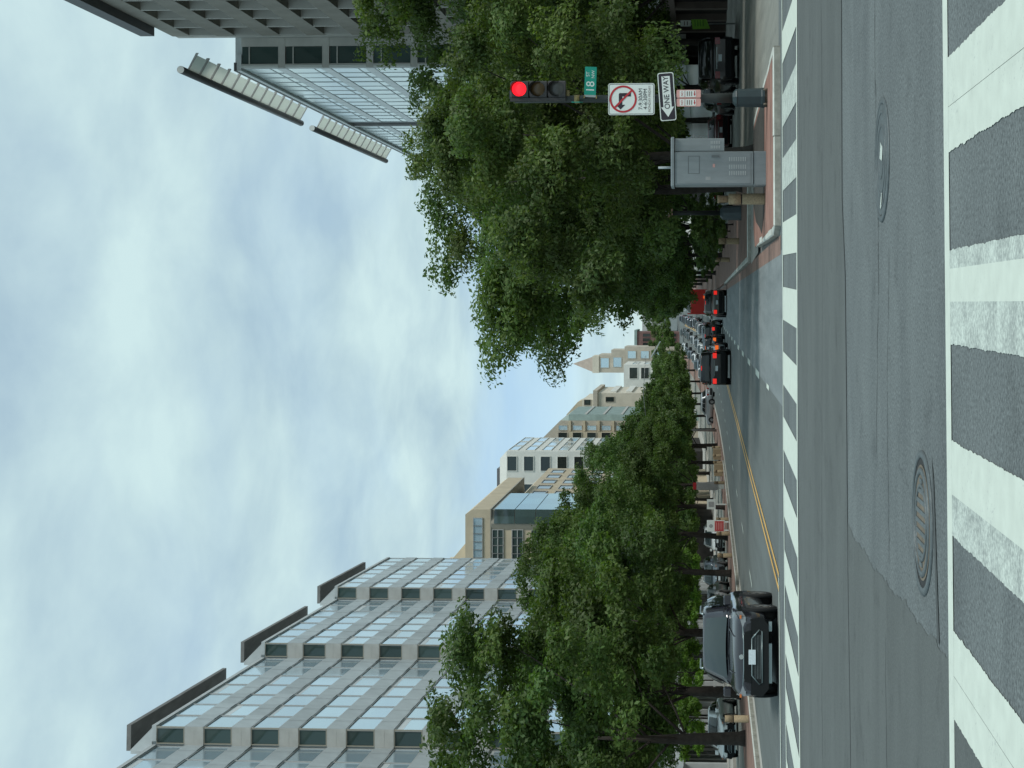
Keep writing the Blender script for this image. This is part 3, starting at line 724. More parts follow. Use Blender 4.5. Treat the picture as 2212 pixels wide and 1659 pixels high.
# ------------------------------------------------------------------ right concrete building with deep coffers
RX = 19.4
cb_ = empty('concrete_building', (RX, 90, 0)); tag(cb_, 'dark concrete building with deep coffered windows at top right', 'building')
b = MB(); b.box(0.95, 26, -30, 20, 0.2, 40.3); b.build('wall', 'raw_concrete', cb_)
FL = 3.3
band = MB().box(0.0, 0.95, -30, 20, 0, 1.35).mesh('floor_band', 'raw_concrete')
fin = MB(); fin.loft([[(0.0, -0.12, 0), (0.95, -0.2, 0), (0.95, 0.2, 0), (0.0, 0.12, 0)], [(0.0, -0.12, FL - 1.35), (0.95, -0.2, FL - 1.35), (0.95, 0.2, FL - 1.35), (0.0, 0.12, FL - 1.35)]], 0, True, False)
fin_me = fin.mesh('fin', 'raw_concrete_pale')  # paler concrete: skylight on the jambs put into the colour
pane_me = MB().box(0.80, 0.84, -1.42, 1.42, 0.0, FL - 1.35).mesh('window', 'glass_dark')
for fl in range(11):
    z = 40.3 - 1.35 - fl * FL
    inst('floor_band', band, cb_, (0, 0, z))
    if fl == 10: break
    for c in range(9):
        yy = 20 - 0.3 - 3.2 * c
        inst('fin', fin_me, cb_, (0.002, yy, z - FL + 1.35))
        inst('window', pane_me, cb_, (0, yy - 1.6, z - FL + 1.35))
b = MB(); b.box(-0.62, 8, -30, 16.3, 40.31, 41.3); b.build('roof_slab', 'roof_slab', cb_)
b = MB(); b.box(-0.005, 0.95, 20.0, 20.7, 4.0, 40.1); b.build('end_pier', 'raw_concrete_pale', cb_)
b = MB(); b.box(0.35, 0.45, -30, 20, 0.15, 3.6); b.build('shop_glass', 'storefront_shaded', cb_)
b = MB(); b.box(-0.05, 0.6, -30, 20, 3.6, 5.0); b.build('shop_fascia', 'brown_stone', cb_)
for c in range(12):
    b = MB(); b.box(-0.1, 0.5, -0.3, 0.3, 0.15, 3.6); b.build('pier', 'brown_stone', cb_, (0, 19.5 - c * 4.2, 0))
# white framed bay windows over the shops
wf = MB()
wf.box(-0.12, -0.02, -1.7, 1.7, 0, 0.14, 0); wf.box(-0.12, -0.02, -1.7, 1.7, 1.86, 2.0, 0)
for q in range(7): wf.box(-0.12, -0.02, -1.7 + q * 0.55, -1.6 + q * 0.55, 0.14, 1.86, 0)
wf.box(-0.115, -0.025, -1.6, 1.6, 0.95, 1.03, 0); wf.face([(-0.03, -1.6, 0.14), (-0.03, 1.6, 0.14), (-0.03, 1.6, 1.86), (-0.03, -1.6, 1.86)], 1)
wf_me = wf.mesh('framed_window', ['white_stone', 'glass_dark'])
for c in range(7): inst('framed_window', wf_me, cb_, (-0.02, 17.6 - c * 4.2, 4.55))

# ------------------------------------------------------------------ right glass building
GX = 17.2; GTOP = 36.4
gb = empty('glass_building', (GX, 110.8, 0)); tag(gb, 'pale glass office building with tubular roof canopies on the right', 'building')
b = MB(); b.box(0.25, 30, 0.25, 72, 4.0, GTOP - 0.4); b.build('core', 'spandrel_pale', gb)
b = MB(); b.box(0.75, 30, 0.3, 72, 0.1, 3.99); b.build('ground_floor', 'storefront_shaded', gb)
def glass_seg(y0, y1, n, rows_built):
    wdt = (y1 - y0) / n
    pm = MB(); pm.face([(0.0, 0.06, 1.30), (0.0, wdt - 0.06, 1.30), (0.0, wdt - 0.06, 3.2), (0.0, 0.06, 3.2)], 0)
    pm_me = pm.mesh('pane', 'glass_pale')
    tm = MB(); tm.face([(0.0, 0.06, 0.72), (0.0, wdt - 0.06, 0.72), (0.0, wdt - 0.06, 1.22), (0.0, 0.06, 1.22)], 0)
    tm_me = tm.mesh('transom_pane', 'glass_pale')
    sp_ = MB(); sp_.box(-0.03, 0.2, 0.03, wdt - 0.03, 0.0, 0.66); sp_me = sp_.mesh('spandrel', 'spandrel_pale')
    for r in range(11):
        z = GTOP - 0.9 - 3.25 * (r + 1)
        for c in range(n):
            if r >= rows_built: break
            yy = y0 + c * wdt
            inst('pane', pm_me, gb, (0, yy, z), rot=(0, rj.uniform(-0.004, 0.004), rj.uniform(-0.006, 0.006)))
            inst('transom_pane', tm_me, gb, (0, yy, z))
        bb = MB(); bb.box(-0.03, 0.2, y0, y1, z, z + 0.66); bb.build('spandrel_band', 'spandrel_pale', gb)
        bb = MB(); bb.box(-0.03, 0.02, y0, y1, z + 0.665, z + 0.70); bb.box(-0.03, 0.02, y0, y1, z + 1.23, z + 1.28); bb.build('transom_bar', 'mullion_pale', gb)
        if r >= rows_built:
            bb = MB(); bb.face([(0.01, y0, z + 0.7), (0.01, y1, z + 0.7), (0.01, y1, z + 3.25), (0.01, y0, z + 3.25)]); bb.build('lower_glazing', 'glass_pale', gb)
    mu = MB().box(-0.035, 0.03, -0.035, 0.035, 4.0, GTOP - 0.9).mesh('mullion', 'mullion_pale')
    for c in range(n + 1): inst('mullion', mu, gb, (-0.002, y0 + c * wdt, 0))
glass_seg(0.3, 33.5, 14, 7)
glass_seg(36.5, 71.5, 14, 6)
b = MB(); b.box(0.1, 1.0, 33.55, 36.45, 4, GTOP - 0.5); b.build('recess', 'roof_slab', gb)
b = MB(); b.box(-0.12, 0.3, 35.9, 36.45, 4, GTOP - 0.3); b.build('pilaster', 'steel', gb)
b = MB(); b.box(-0.2, 1.0, 0.05, 71.8, GTOP - 0.9, GTOP - 0.55); b.build('roof_edge', 'spandrel_pale', gb)
b = MB(); b.box(-0.22, 0.4, 0.0, 71.9, GTOP - 0.5, GTOP - 0.36); b.build('roof_gutter', 'steel_dark', gb)
# return face with recessed windows
for r in range(10):
    z = GTOP - 0.9 - 3.25 * (r + 1)
    b = MB(); b.face([(0.28, 0.1, 0.55), (1.55, 0.1, 0.55), (1.55, 0.1, 3.2), (0.28, 0.1, 3.2)], 0)
    b.box(0.2, 0.28, 0.0, 0.2, 0.5, 3.25, 1); b.box(0.28, 1.55, 0.02, 0.2, 2.62, 2.70, 1); b.build('corner_window', ['glass_green', 'raw_concrete_pale'], gb, (0, 0, z))
    b = MB(); b.box(0.0, 2.2, 0.0, 0.25, 0.0, 0.5); b.build('corner_spandrel', 'raw_concrete_pale', gb, (0, 0, z))
    b = MB(); b.box(0.0, 0.18, -0.02, 0.25, 0.51, 3.24); b.build('corner_pier', 'panel_pale', gb, (0, 0, z))
    b = MB(); b.box(1.56, 2.2, 0.02, 0.25, 0.51, 3.24); b.build('corner_panel', 'raw_concrete_pale', gb, (0, 0, z))
# canopies: tube, ribs and inclined panels
def canopy(y0, y1, n):
    b = MB(); b.tube([(-1.2, y0, GTOP + 1.1), (-1.2, y1, GTOP + 1.1)], 0.26, 16, smooth=True); tb = b.build('canopy_tube', 'steel_dark', gb)
    b = MB(); b.lathe([(0.0001, -0.012), (0.25, -0.012)], 16, (-1.2, y0, GTOP + 1.1), 'y', cap=False); b.build('tube_end', 'panel_pale', tb)
    w_ = (y1 - y0 - 2.0) / n
    pn = MB(); pn.loft([[(-1.1, 0.12, 0.93), (-1.1, w_ - 0.3, 0.93), (-1.1, w_ - 0.3, 0.97), (-1.1, 0.12, 0.97)], [(-0.05, 0.12, 0.33), (-0.05, w_ - 0.3, 0.33), (-0.05, w_ - 0.3, 0.37), (-0.05, 0.12, 0.37)]], 0, True, False)
    pn_me = pn.mesh('canopy_panel', 'frosted_glass')
    rb = MB(); rb.loft([[(-1.1, -0.04, 0.88), (-1.1, 0.04, 0.88), (-1.1, 0.04, 0.98), (-1.1, -0.04, 0.98)], [(0.1, -0.04, 0.18), (0.1, 0.04, 0.18), (0.1, 0.04, 0.36), (0.1, -0.04, 0.36)]], 0, True, False)
    rb_me = rb.mesh('canopy_rib', 'rib_grey')
    for k in range(n):
        inst('canopy_panel', pn_me, gb, (0, y0 + 1.0 + k * w_, GTOP))
        inst('canopy_rib', rb_me, gb, (0, y0 + 1.0 + k * w_, GTOP)); inst('canopy_rib', rb_me, gb, (0, y0 + 1.0 + k * w_ + w_ - 0.18, GTOP))
canopy(-7.2, 24.2, 12)
canopy(28.0, 60.5, 12)
b = MB(); b.box(0.6, 0.7, 0, 72, 0.15, 3.9); b.build('shop_glass', 'storefront_shaded', gb)
for c in range(10): inst('framed_window', wf_me, gb, (0.0, 4 + c * 4.6, 4.4))

# plain stone building further along the right, seen low between the trunks
e = empty('stone_building', (18.2, 186, 0)); tag(e, 'stone building beyond the glass one, glimpsed low through the right trees', 'building')
b = MB(); b.box(0.0, 30, 0, 120, 4.6, 32); b.build('wall', 'limestone_grey', e)
b = MB(); b.box(-0.15, 30, -0.1, 120, 0.0, 4.59); b.build('shopfront', 'storefront_shaded', e)
rwm = MB(); rwm.face([(-0.03, 0, 0), (-0.03, 2.2, 0), (-0.03, 2.2, 2.0), (-0.03, 0, 2.0)], 0); rwm.box(-0.12, 0.05, -0.1, 0, -0.1, 2.1, 1); rwm.box(-0.12, 0.05, 2.2, 2.3, -0.1, 2.1, 1); rwm.box(-0.12, 0.05, 0, 2.2, -0.1, 0, 1); rwm.box(-0.12, 0.05, 0, 2.2, 2.0, 2.1, 1)
rwm_me = rwm.mesh('window', ['glass_dark', 'limestone_pale'])
for c in range(14):
    for r in range(3): inst('window', rwm_me, e, (0, 2 + c * 4.0, 6.0 + r * 3.6))
# ------------------------------------------------------------------ far buildings on the left
def windows_front(e, x0, y, z0, cols, rows, dx_, dz_, ww, wh, glass='glass_dark', frame='frame_grey', bars=0):
    m_ = MB(); m_.face([(0, -0.02, 0), (ww, -0.02, 0), (ww, -0.02, wh), (0, -0.02, wh)], 0)
    m_.box(-0.1, 0, -0.12, 0.05, -0.1, wh + 0.1, 1); m_.box(ww, ww + 0.1, -0.12, 0.05, -0.1, wh + 0.1, 1); m_.box(0, ww, -0.12, 0.05, -0.1, 0, 1); m_.box(0, ww, -0.12, 0.05, wh, wh + 0.1, 1)
    for q in range(bars): m_.box(0, ww, -0.10, 0.02, wh * (q + 1) / (bars + 1) - 0.06, wh * (q + 1) / (bars + 1) + 0.06, 1)
    me = m_.mesh('window', [glass, frame])
    for c in range(cols):
        for r in range(rows): inst('window', me, e, (x0 + c * dx_, y, z0 + r * dz_))
def windows_side(e, x, y0, z0, cols, rows, dy_, dz_, ww, wh, glass='glass_sky', frame='frame_grey'):
    m_ = MB(); m_.face([(0.02, 0, 0), (0.02, ww, 0), (0.02, ww, wh), (0.02, 0, wh)], 0)
    m_.box(-0.05, 0.12, -0.1, 0, -0.1, wh + 0.1, 1); m_.box(-0.05, 0.12, ww, ww + 0.1, -0.1, wh + 0.1, 1); m_.box(-0.05, 0.12, 0, ww, -0.1, 0, 1); m_.box(-0.05, 0.12, 0, ww, wh, wh + 0.1, 1)
    me = m_.mesh('window', [glass, frame])
    for c in range(cols):
        for r in range(rows): inst('window', me, e, (x, y0 + c * dy_, z0 + r * dz_))
# cream building with teal glass bay, Y ~ 196
e = empty('limestone_building', (-29, 196, 0)); tag(e, 'cream stone building with curved teal glass bay beyond the white offices', 'building')
b = MB()
prof = [(-30, 0), (0.75, 0), (0.75, 29.2), (-30, 29.2)]
b.prism(prof, 0, 3, 0); b.build('front_wall', 'limestone', e)
b = MB(); b.prism([(-30, 29.22), (2.55, 29.22), (2.55, 31.5), (1.9, 32.4), (-30, 32.4)], -0.05, 36); b.build('attic', 'limestone', e)
b = MB(); b.prism([(-30, 32.45), (-1.8, 32.45), (-4.6, 34.8), (-30, 34.8)], 3.0, 24); b.build('penthouse', 'limestone', e)
b = MB(); b.box(-8.4, -4.9, 3.2, 8, 34.85, 35.6); b.box(-7.4, -5.8, 3.4, 7, 35.6, 36.6); b.build('roof_plant', 'limestone_pale', e)
windows_front(e, -4.05, 0.0, 9.85, 4, 8, 1.02, 2.53, 0.92, 1.3, 'glass_green', 'frame_grey', 1)
windows_front(e, -4.6, -0.05, 30.25, 6, 1, 1.02, 3, 0.92, 1.05, 'glass_sky', 'frame_grey', 0)
b = MB(); b.box(-30, 2.62, -0.15, 36, 29.05, 29.21); b.build('cornice', 'frame_bronze', e)
b = MB(); b.box(-30, 1.0, -0.2, 58, 0.1, 4.6); b.build('shopfront', 'storefront_shaded', e)
# curved bay: splayed face, dark reflection put into its colour, and teal long face
b = MB(); 
bay = [(0.8, -0.35), (2.55, 0.4), (2.55, 17.0)]
top_r = [(0.8, 0.0, 28.0), (2.4, 14.0, 27.4), (2.4, 36.0, 27.0)]
for r in range(9):
    z = 4.6 + r * 2.68
    for q, (a_, c_) in enumerate(((bay[0], bay[1]), (bay[1], bay[2]))):
        nseg = 2 if q == 0 else 3
        for s_ in range(nseg):
            t0, t1 = s_ / nseg, (s_ + 1) / nseg
            A = (a_[0] + (c_[0] - a_[0]) * t0, a_[1] + (c_[1] - a_[1]) * t0); B = (a_[0] + (c_[0] - a_[0]) * t1, a_[1] + (c_[1] - a_[1]) * t1)
            pb_ = MB(); pb_.face([(A[0], A[1], z + 0.06), (B[0], B[1], z + 0.06), (B[0], B[1], z + 2.64), (A[0], A[1], z + 2.64)]); pb_.build('bay_pane', 'glass_green' if q == 0 else 'glass_teal', e)
b = MB(); r_ = [(0.77, -0.28), (2.48, 0.46), (2.48, 16.95), (-10, 16.95), (-10, 3.2)]
b.loft([[(x, y, 3.0) for x, y in r_], [(x, y, 28.7) for x, y in r_], [(x, y, 29.04) for x, y in r_]], 0, True, False); b.build('bay_core', 'frame_bronze', e)
b = MB(); b.box(-10, 1.2, 17.05, 62, 0, 28.0); b.build('side_wing', 'limestone', e)
b = MB(); b.prism([(-30, 28.05), (1.0, 28.05), (-1.0, 30.2), (-30, 30.2)], 17.1, 61); b.build('wing_roof', 'limestone', e)
windows_side(e, 1.2, 18.5, 5.2, 6, 7, 7.2, 3.3, 4.4, 1.9, 'glass_green')
# white building, Y ~ 275
e = empty('white_building', (-26.7, 276, gz(276))); tag(e, 'white building with square dark windows facing the street end', 'building')
b = MB(); b.box(-26, 0, 0, 28, -4, 35.5); b.build('wall', 'white_stone', e)
b = MB(); b.loft([[(-26, 0.0, 35.5), (0, 0.0, 35.5), (0, 28, 35.5), (-26, 28, 35.5)], [(-26, 0.6, 36.8), (-1.4, 0.6, 36.8), (-1.4, 27, 36.8), (-26, 27, 36.8)]], 0, True, False); b.build('roof', 'white_stone', e)
b = MB(); b.box(-7, -3.6, 4, 12, 36.8, 37.8); b.build('roof_plant', 'steel_dark', e)
windows_front(e, -8.5, 0.0, 9.46, 2, 9, 5.0, 3.03, 2.55, 1.65, 'glass_dark', 'white_stone')
b = MB(); b.box(-26, 0.15, -0.15, 28, -4, 4.6); b.build('shopfront', 'storefront_shaded', e)
windows_side(e, 0.0, 1.5, 9.46, 3, 9, 8.8, 3.03, 8.2, 1.6, 'glass_sky', 'white_stone')
# tan building, Y ~ 312
e = empty('tan_building', (-22.9, 312, gz(312))); tag(e, 'tan stone building with slate green bay edge beyond the white one', 'building')
b = MB(); b.prism([(-26, -4), (-1.0, -4), (-1.0, 28.2), (-4.4, 31.6), (-26, 31.6)], 0, 26); b.build('wall', 'limestone_grey', e)
b = MB(); b.prism([(-26, 6), (-3.2, 6), (-3.2, 26.4), (-5.2, 28.6), (-26, 28.6)], -0.5, 0); b.build('front_panel', 'limestone', e)
windows_front(e, -4.9, -0.5, 6.16, 1, 8, 9, 2.94, 1.5, 1.75, 'glass_dark', 'limestone_grey')
windows_front(e, -2.9, 0.0, 6.16, 1, 8, 9, 2.94, 0.9, 1.75, 'glass_sky', 'limestone_grey')
for r in range(8):
    b = MB(); b.box(-3.15, -1.0, -0.32, 0.0, 5.4 + r * 2.94, 5.9 + r * 2.94); b.build('sill_course', 'limestone', e)
b = MB(); b.loft([[(-0.98, 0.3, 0), (0.2, 0.8, 0), (0.2, 25, 0), (-0.98, 26, 0)], [(-0.98, 0.3, 26.5), (0.2, 0.8, 26.5), (0.2, 25, 26.5), (-0.98, 26, 26.5)], [(-2.4, 1.0, 28.6), (-1.4, 1.4, 28.6), (-1.4, 25, 28.6), (-2.4, 25.5, 28.6)]], 0, True, False); b.build('green_bay', 'copper_green', e)
for r in range(7):
    b = MB(); b.box(0.2, 0.34, 1, 25, r * 3.7 + 0.6, r * 3.7 + 1.1); b.build('bay_band', 'white_concrete_shade', e)
# beige classical building, Y ~ 350
e = empty('beige_building', (-20.6, 352, gz(352))); tag(e, 'beige classical building with gabled top storey and cornice', 'building')
b = MB(); b.box(-22, 0, 0, 26, -4, 22.0); b.build('wall', 'limestone_pale', e)
b = MB(); b.box(-22, 0.6, -0.5, 26.4, 22.0, 23.0); b.build('cornice', 'limestone_grey', e)
b = MB(); b.box(-22, -1.6, 0.5, 25, 23.0, 25.6); b.build('upper_storey', 'limestone_pale', e)
b = MB(); b.prism([(-8.2, 25.6), (-1.7, 25.6), (-2.1, 26.6), (-5.0, 29.2), (-8.2, 29.2)], 0.5, 10); b.build('gable', 'limestone', e)
b = MB(); b.prism([(-22, 25.6), (-6.5, 25.6), (-6.5, 30.2), (-22, 30.2)], 3, 20); b.build('roof_block', 'copper_green', e)
windows_front(e, -4.6, 0.0, 4.0, 1, 5, 3.6, 3.5, 1.5, 1.9, 'glass_sky', 'limestone_grey')
windows_front(e, -2.0, 0.0, 18.2, 1, 1, 2, 3.5, 1.1, 1.9, 'glass_dark', 'limestone_grey')
windows_front(e, -5.0, 0.5, 23.6, 2, 1, 2.2, 3.5, 1.2, 1.5, 'glass_dark', 'limestone_grey')
windows_front(e, -6.0, 0.5, 26.4, 1, 1, 2.2, 3.5, 1.2, 1.5, 'glass_dark', 'limestone_grey')
for r in range(5):
    b = MB(); b.box(0.0, 0.35, 2, 25, 3.4 + r * 3.6, 4.8 + r * 3.6); b.build('string_course', 'white_stone', e)
# white arcade block in front of the tower
e = empty('white_arcade_building', (-15.9, 398, gz(398))); tag(e, 'white building with stacked square windows before the pyramid roofed tower', 'building')
b = MB(); b.box(-14, 0, 0, 22, -4, 16.5); b.build('wall', 'white_stone', e)
windows_front(e, -3.6, 0, 1.0, 1, 5, 4, 3.0, 2.8, 2.0, 'glass_dark', 'white_stone')
windows_side(e, 0, 1.5, 1.0, 2, 5, 9, 3.0, 7.5, 1.4, 'glass_sky', 'white_stone')
# tower with pyramid roof
e = empty('stepped_tower', (-12.0, 424, gz(424))); tag(e, 'stepped beige tower with pyramid roof at the end of the street', 'building')
b = MB(); b.box(-7.2, 0.0, 0, 14, -5, 16.5); b.build('wall', 'limestone_grey', e)
b = MB(); b.box(-7.2, -0.9, 0.3, 13.6, 16.5, 20.2); b.build('wall_step', 'limestone_grey', e)
b = MB(); b.box(-7.2, -2.2, 0.6, 13, 20.2, 23.6); b.build('wall_step', 'limestone_grey', e)
b = MB(); b.box(-7.3, -2.6, 0.3, 10.5, 23.6, 25.4); b.build('cornice', 'limestone_pale', e)
b = MB(); b.loft([[(-7.0, 0.6, 25.4), (-2.9, 0.6, 25.4), (-2.9, 10, 25.4), (-7.0, 10, 25.4)], [(-4.98, 5.2, 31.2), (-4.92, 5.2, 31.2), (-4.92, 5.3, 31.2), (-4.98, 5.3, 31.2)]], 0, True, False); b.build('pyramid_roof', 'roof_tile', e)
windows_front(e, -6.4, 0.0, 2.6, 2, 4, 3.2, 3.6, 2.0, 2.2, 'glass_sky', 'limestone_grey')
windows_front(e, -5.6, 0.3, 17.4, 1, 1, 3.2, 3.6, 2.6, 2.2, 'glass_sky', 'limestone_grey')
windows_front(e, -5.8, 0.6, 20.9, 1, 1, 3.2, 3.6, 2.6, 2.2, 'glass_sky', 'limestone_grey')
# brick building
e = empty('brick_building', (-8.8, 470, gz(470))); tag(e, 'small dark red brick building behind the stepped tower', 'building')
b = MB(); b.box(-5.0, 0, 0, 20, -5, 13.0); b.build('wall', 'red_brick', e)
b = MB(); b.box(-4.0, 0.6, -0.3, 20, 13.0, 13.8); b.build('roof', 'copper_green', e)
windows_front(e, -4.2, 0, 1.0, 3, 3, 1.4, 4, 0.9, 2.2, 'glass_dark', 'red_brick')

# ------------------------------------------------------------------ trees
def crown_mesh(name, seed, Rx, H0, H1, nclump, leaves, lsize, matname, vase=0.0):
    """leaf faces scattered through clumps spread over an uneven crown; local origin at trunk base"""
    rg = np.random.default_rng(seed)
    zc_, hz = (H0 + H1) / 2, (H1 - H0) / 2
    clumps = []
    for i in range(nclump):
        for _ in range(30):
            d = rg.normal(size=3); d /= np.linalg.norm(d)
            rr = rg.uniform(0.45, 1.0) ** 0.55
            if d[2] < -0.93: continue
            break
        lob = 1 + 0.22 * math.sin(3 * math.atan2(d[1], d[0]) + seed) + rg.uniform(-0.12, 0.12)
        wz = 1.0 if d[2] > 0 else 0.85
        cpos = np.array([d[0] * Rx * rr * lob, d[1] * Rx * rr * lob, zc_ + d[2] * hz * rr * wz])
        # hang lower on the outside
        out = math.hypot(cpos[0], cpos[1]) / Rx
        cpos[2] -= 0.10 * hz * out * out
        if vase: cpos[2] = max(cpos[2], H0 + (H1 - H0) * vase * min(out, 1.1) ** 2 + rg.uniform(-0.4, 0.6))
        clumps.append((cpos, rg.uniform(0.17, 0.30) * Rx * (1.1 - 0.35 * rr), rg.uniform(0.72, 1.28), rg.uniform(-0.06, 0.08)))
    V_, C_ = [], []
    for cpos, cr_, shade, hue in clumps:
        n = int(leaves * (cr_ / (0.21 * Rx)) ** 2)
        # sub sprigs inside clump
        ns = 14
        sd = rg.normal(size=(ns, 3)); sd /= np.linalg.norm(sd, axis=1)[:, None]
        sp = sd * (rg.uniform(0.35, 1.05, size=(ns, 1))) * np.array([1.15, 1.15, 0.72]) * cr_
        pick = rg.integers(0, ns, n)
        off = np.clip(rg.normal(size=(n, 3)), -1.5, 1.5) * cr_ * np.array([0.27, 0.27, 0.17])
        pos = cpos + sp[pick] + off
        nrm = (pos - cpos) / cr_ * 0.7 + rg.normal(size=(n, 3)) * 0.55 + np.array([0, 0, 0.45])
        nrm /= np.linalg.norm(nrm, axis=1)[:, None]
        t = np.cross(nrm, rg.normal(size=(n, 3))); t /= np.linalg.norm(t, axis=1)[:, None]
        bt = np.cross(nrm, t)
        ls = lsize * rg.uniform(0.6, 1.35, size=(n, 1))
        q = np.stack([pos - t * ls, pos + bt * ls * 0.48 + nrm * ls * 0.12, pos + t * ls, pos - bt * ls * 0.48 + nrm * ls * 0.12], axis=1)
        V_.append(q.reshape(-1, 3))
        br = shade * rg.uniform(0.72, 1.3, size=(n, 1))
        col = np.concatenate([br * (1 + hue + rg.uniform(-0.1, 0.12, (n, 1))), br, br * (1 - hue), np.ones((n, 1))], axis=1)
        C_.append(np.repeat(col, 4, axis=0))
    V_ = np.concatenate(V_); C_ = np.concatenate(C_)
    nq = len(V_) // 4
    me = bpy.data.meshes.new(name)
    me.vertices.add(len(V_)); me.vertices.foreach_set('co', V_.astype(np.float32).ravel())
    me.loops.add(nq * 4); me.loops.foreach_set('vertex_index', np.arange(nq * 4, dtype=np.int32))
    me.polygons.add(nq); me.polygons.foreach_set('loop_start', np.arange(0, nq * 4, 4, dtype=np.int32))
    try: me.polygons.foreach_set('loop_total', np.full(nq, 4, dtype=np.int32))
    except Exception: pass
    at = me.color_attributes.new('leafcol', 'FLOAT_COLOR', 'POINT')
    at.data.foreach_set('color', C_.astype(np.float32).ravel())
    me.materials.append(MATS[matname]); me.update(); me.validate()
    return me, clumps
def trunk_mesh(name, seed, H0, rad, clumps, lean=0.2, limbs=9):
    rr = random.Random(seed); b = MB()
    bx_, by_ = rr.uniform(-lean, lean), rr.uniform(-lean, lean)
    fork = H0 * 0.92
    b.tube([(0, 0, -0.1), (bx_ * 0.2, by_ * 0.2, 0.25), (bx_ * 0.5, by_ * 0.5, fork * 0.5), (bx_, by_, fork), (bx_ * 1.3, by_ * 1.3, fork + 1.6), (bx_ * 1.0, by_, fork + 3.6)],
           [rad * 1.45, rad * 1.08, rad * 0.95, rad * 0.85, rad * 0.5, rad * 0.18], 10)
    order = sorted(clumps, key=lambda c: rr.random())
    for cpos, cr_, _, _ in order[:limbs]:
        z0 = fork + rr.uniform(-0.5, 1.8); p0 = Vector((bx_, by_, z0)); p1 = Vector(cpos)
        if p1.z < z0 + 0.3: z0 = fork - 0.2; p0.z = z0
        mid = p0.lerp(p1, 0.45) + Vector((rr.uniform(-.3, .3), rr.uniform(-.3, .3), rr.uniform(0.0, 0.8)))
        b.tube([p0, mid, p0.lerp(p1, 0.8) + Vector((rr.uniform(-.2, .2), 0, 0.15)), p1], [rad * rr.uniform(0.2, 0.36), rad * 0.18, rad * 0.10, rad * 0.03], 6)
    return b.mesh(name, 'bark')
PROTO = []
for i, (rx, h0, h1, nc, lv, ls, mt_) in enumerate([(5.4, 1.9, 12.0, 76, 1950, 0.082, 'leaf_olive'), (5.6, 2.2, 11.6, 78, 1950, 0.082, 'leaf'), (5.0, 2.0, 12.4, 72, 1950, 0.082, 'leaf_olive'),
                                                     (5.2, 2.0, 12.0, 66, 1150, 0.10, 'leaf'), (4.8, 1.9, 11.5, 62, 1150, 0.10, 'leaf'), (2.3, 1.2, 5.2, 28, 420, 0.10, 'leaf_bright'), (5.0, 1.2, 11.0, 54, 420, 0.17, 'leaf')]):
    cm, cl = crown_mesh('crown', 20 + i * 7, rx, h0, h1, nc, lv, ls, mt_, 0.48 if i == 1 else 0.0)
    PROTO.append((cm, trunk_mesh('trunk', 5 + i, max(h0, 2.6), 0.21 if i != 5 else 0.07, cl), h1, rx))
_c, _l = crown_mesh('foliage', 91, 2.3, 0.2, 5.2, 34, 420, 0.10, 'leaf')
SHRUB = (_c, trunk_mesh('stem', 3, 0.8, 0.06, _l))
def tree(name, pi, x, y, H, rs, rz, label, group):
    cm, tm, h1, rx = PROTO[pi]
    s_ = H / h1
    e = empty(name, (x, y, gz(y) + 0.14), rz); e.scale = (rs, rs, s_)
    tag(e, label, 'tree', group)
    inst('trunk', tm, e); inst('crown', cm, e)
    return e
ORD = ['nearest', 'second', 'third', 'fourth', 'fifth', 'sixth', 'seventh', 'eighth', 'ninth', 'tenth', 'eleventh', 'twelfth', 'thirteenth', 'fourteenth', 'fifteenth', 'sixteenth', 'seventeenth', 'eighteenth', 'nineteenth', 'twentieth']
GR, GS, GL = 'trees on the right median', 'trees on the right pavement', 'trees on the left median'
for i, (x, y, H, rs, pi, rz) in enumerate([(4.6, 47, 10.6, 0.86, 0, 1.4), (5.2, 53.5, 10.4, 0.76, 2, 5.5), (4.7, 60.5, 12.2, 1.22, 1, 2.2), (6.0, 73, 12.3, 0.85, 2, 4.0), (5.4, 87, 11.4, 0.85, 3, 1.0), (5.0, 101, 11.2, 0.85, 4, 2.9), (4.4, 117, 11, 0.9, 3, 5.1), (4.2, 135, 11, 0.9, 4, 0.7), (4.0, 155, 11, 0.9, 6, 2.0), (3.5, 178, 12.5, 1.05, 6, 3.6), (3.5, 205, 12.5, 1.1, 6, 1.1), (3.5, 240, 13, 1.1, 6, 5.0), (3.5, 280, 13, 1.1, 6, 0.2), (3.5, 325, 13, 1.1, 6, 2.4)]):
    tree('shade_tree', pi, x, y, H, rs, rz, 'leafy shade tree on the right median, %s from the junction' % ORD[i], GR)
for i, (x, y, H, rs, pi, rz) in enumerate([(14.0, 53, 15.2, 1.34, 2, 1.0), (14.6, 71, 17.0, 1.2, 0, 3.0), (14.8, 88, 14.0, 1.0, 1, 5.0), (14.8, 105, 13.5, 1.0, 3, 2.0), (14.8, 124, 13.5, 1.05, 4, 4.2), (14.8, 146, 13.5, 1.05, 6, 0.5), (14.8, 170, 13.5, 1.1, 6, 1.5), (14.8, 200, 13.5, 1.1, 6, 2.5)]):
    tree('shade_tree', pi, x, y, H, rs, rz, 'leafy tree on the right pavement, %s from the junction' % ORD[i], GS)
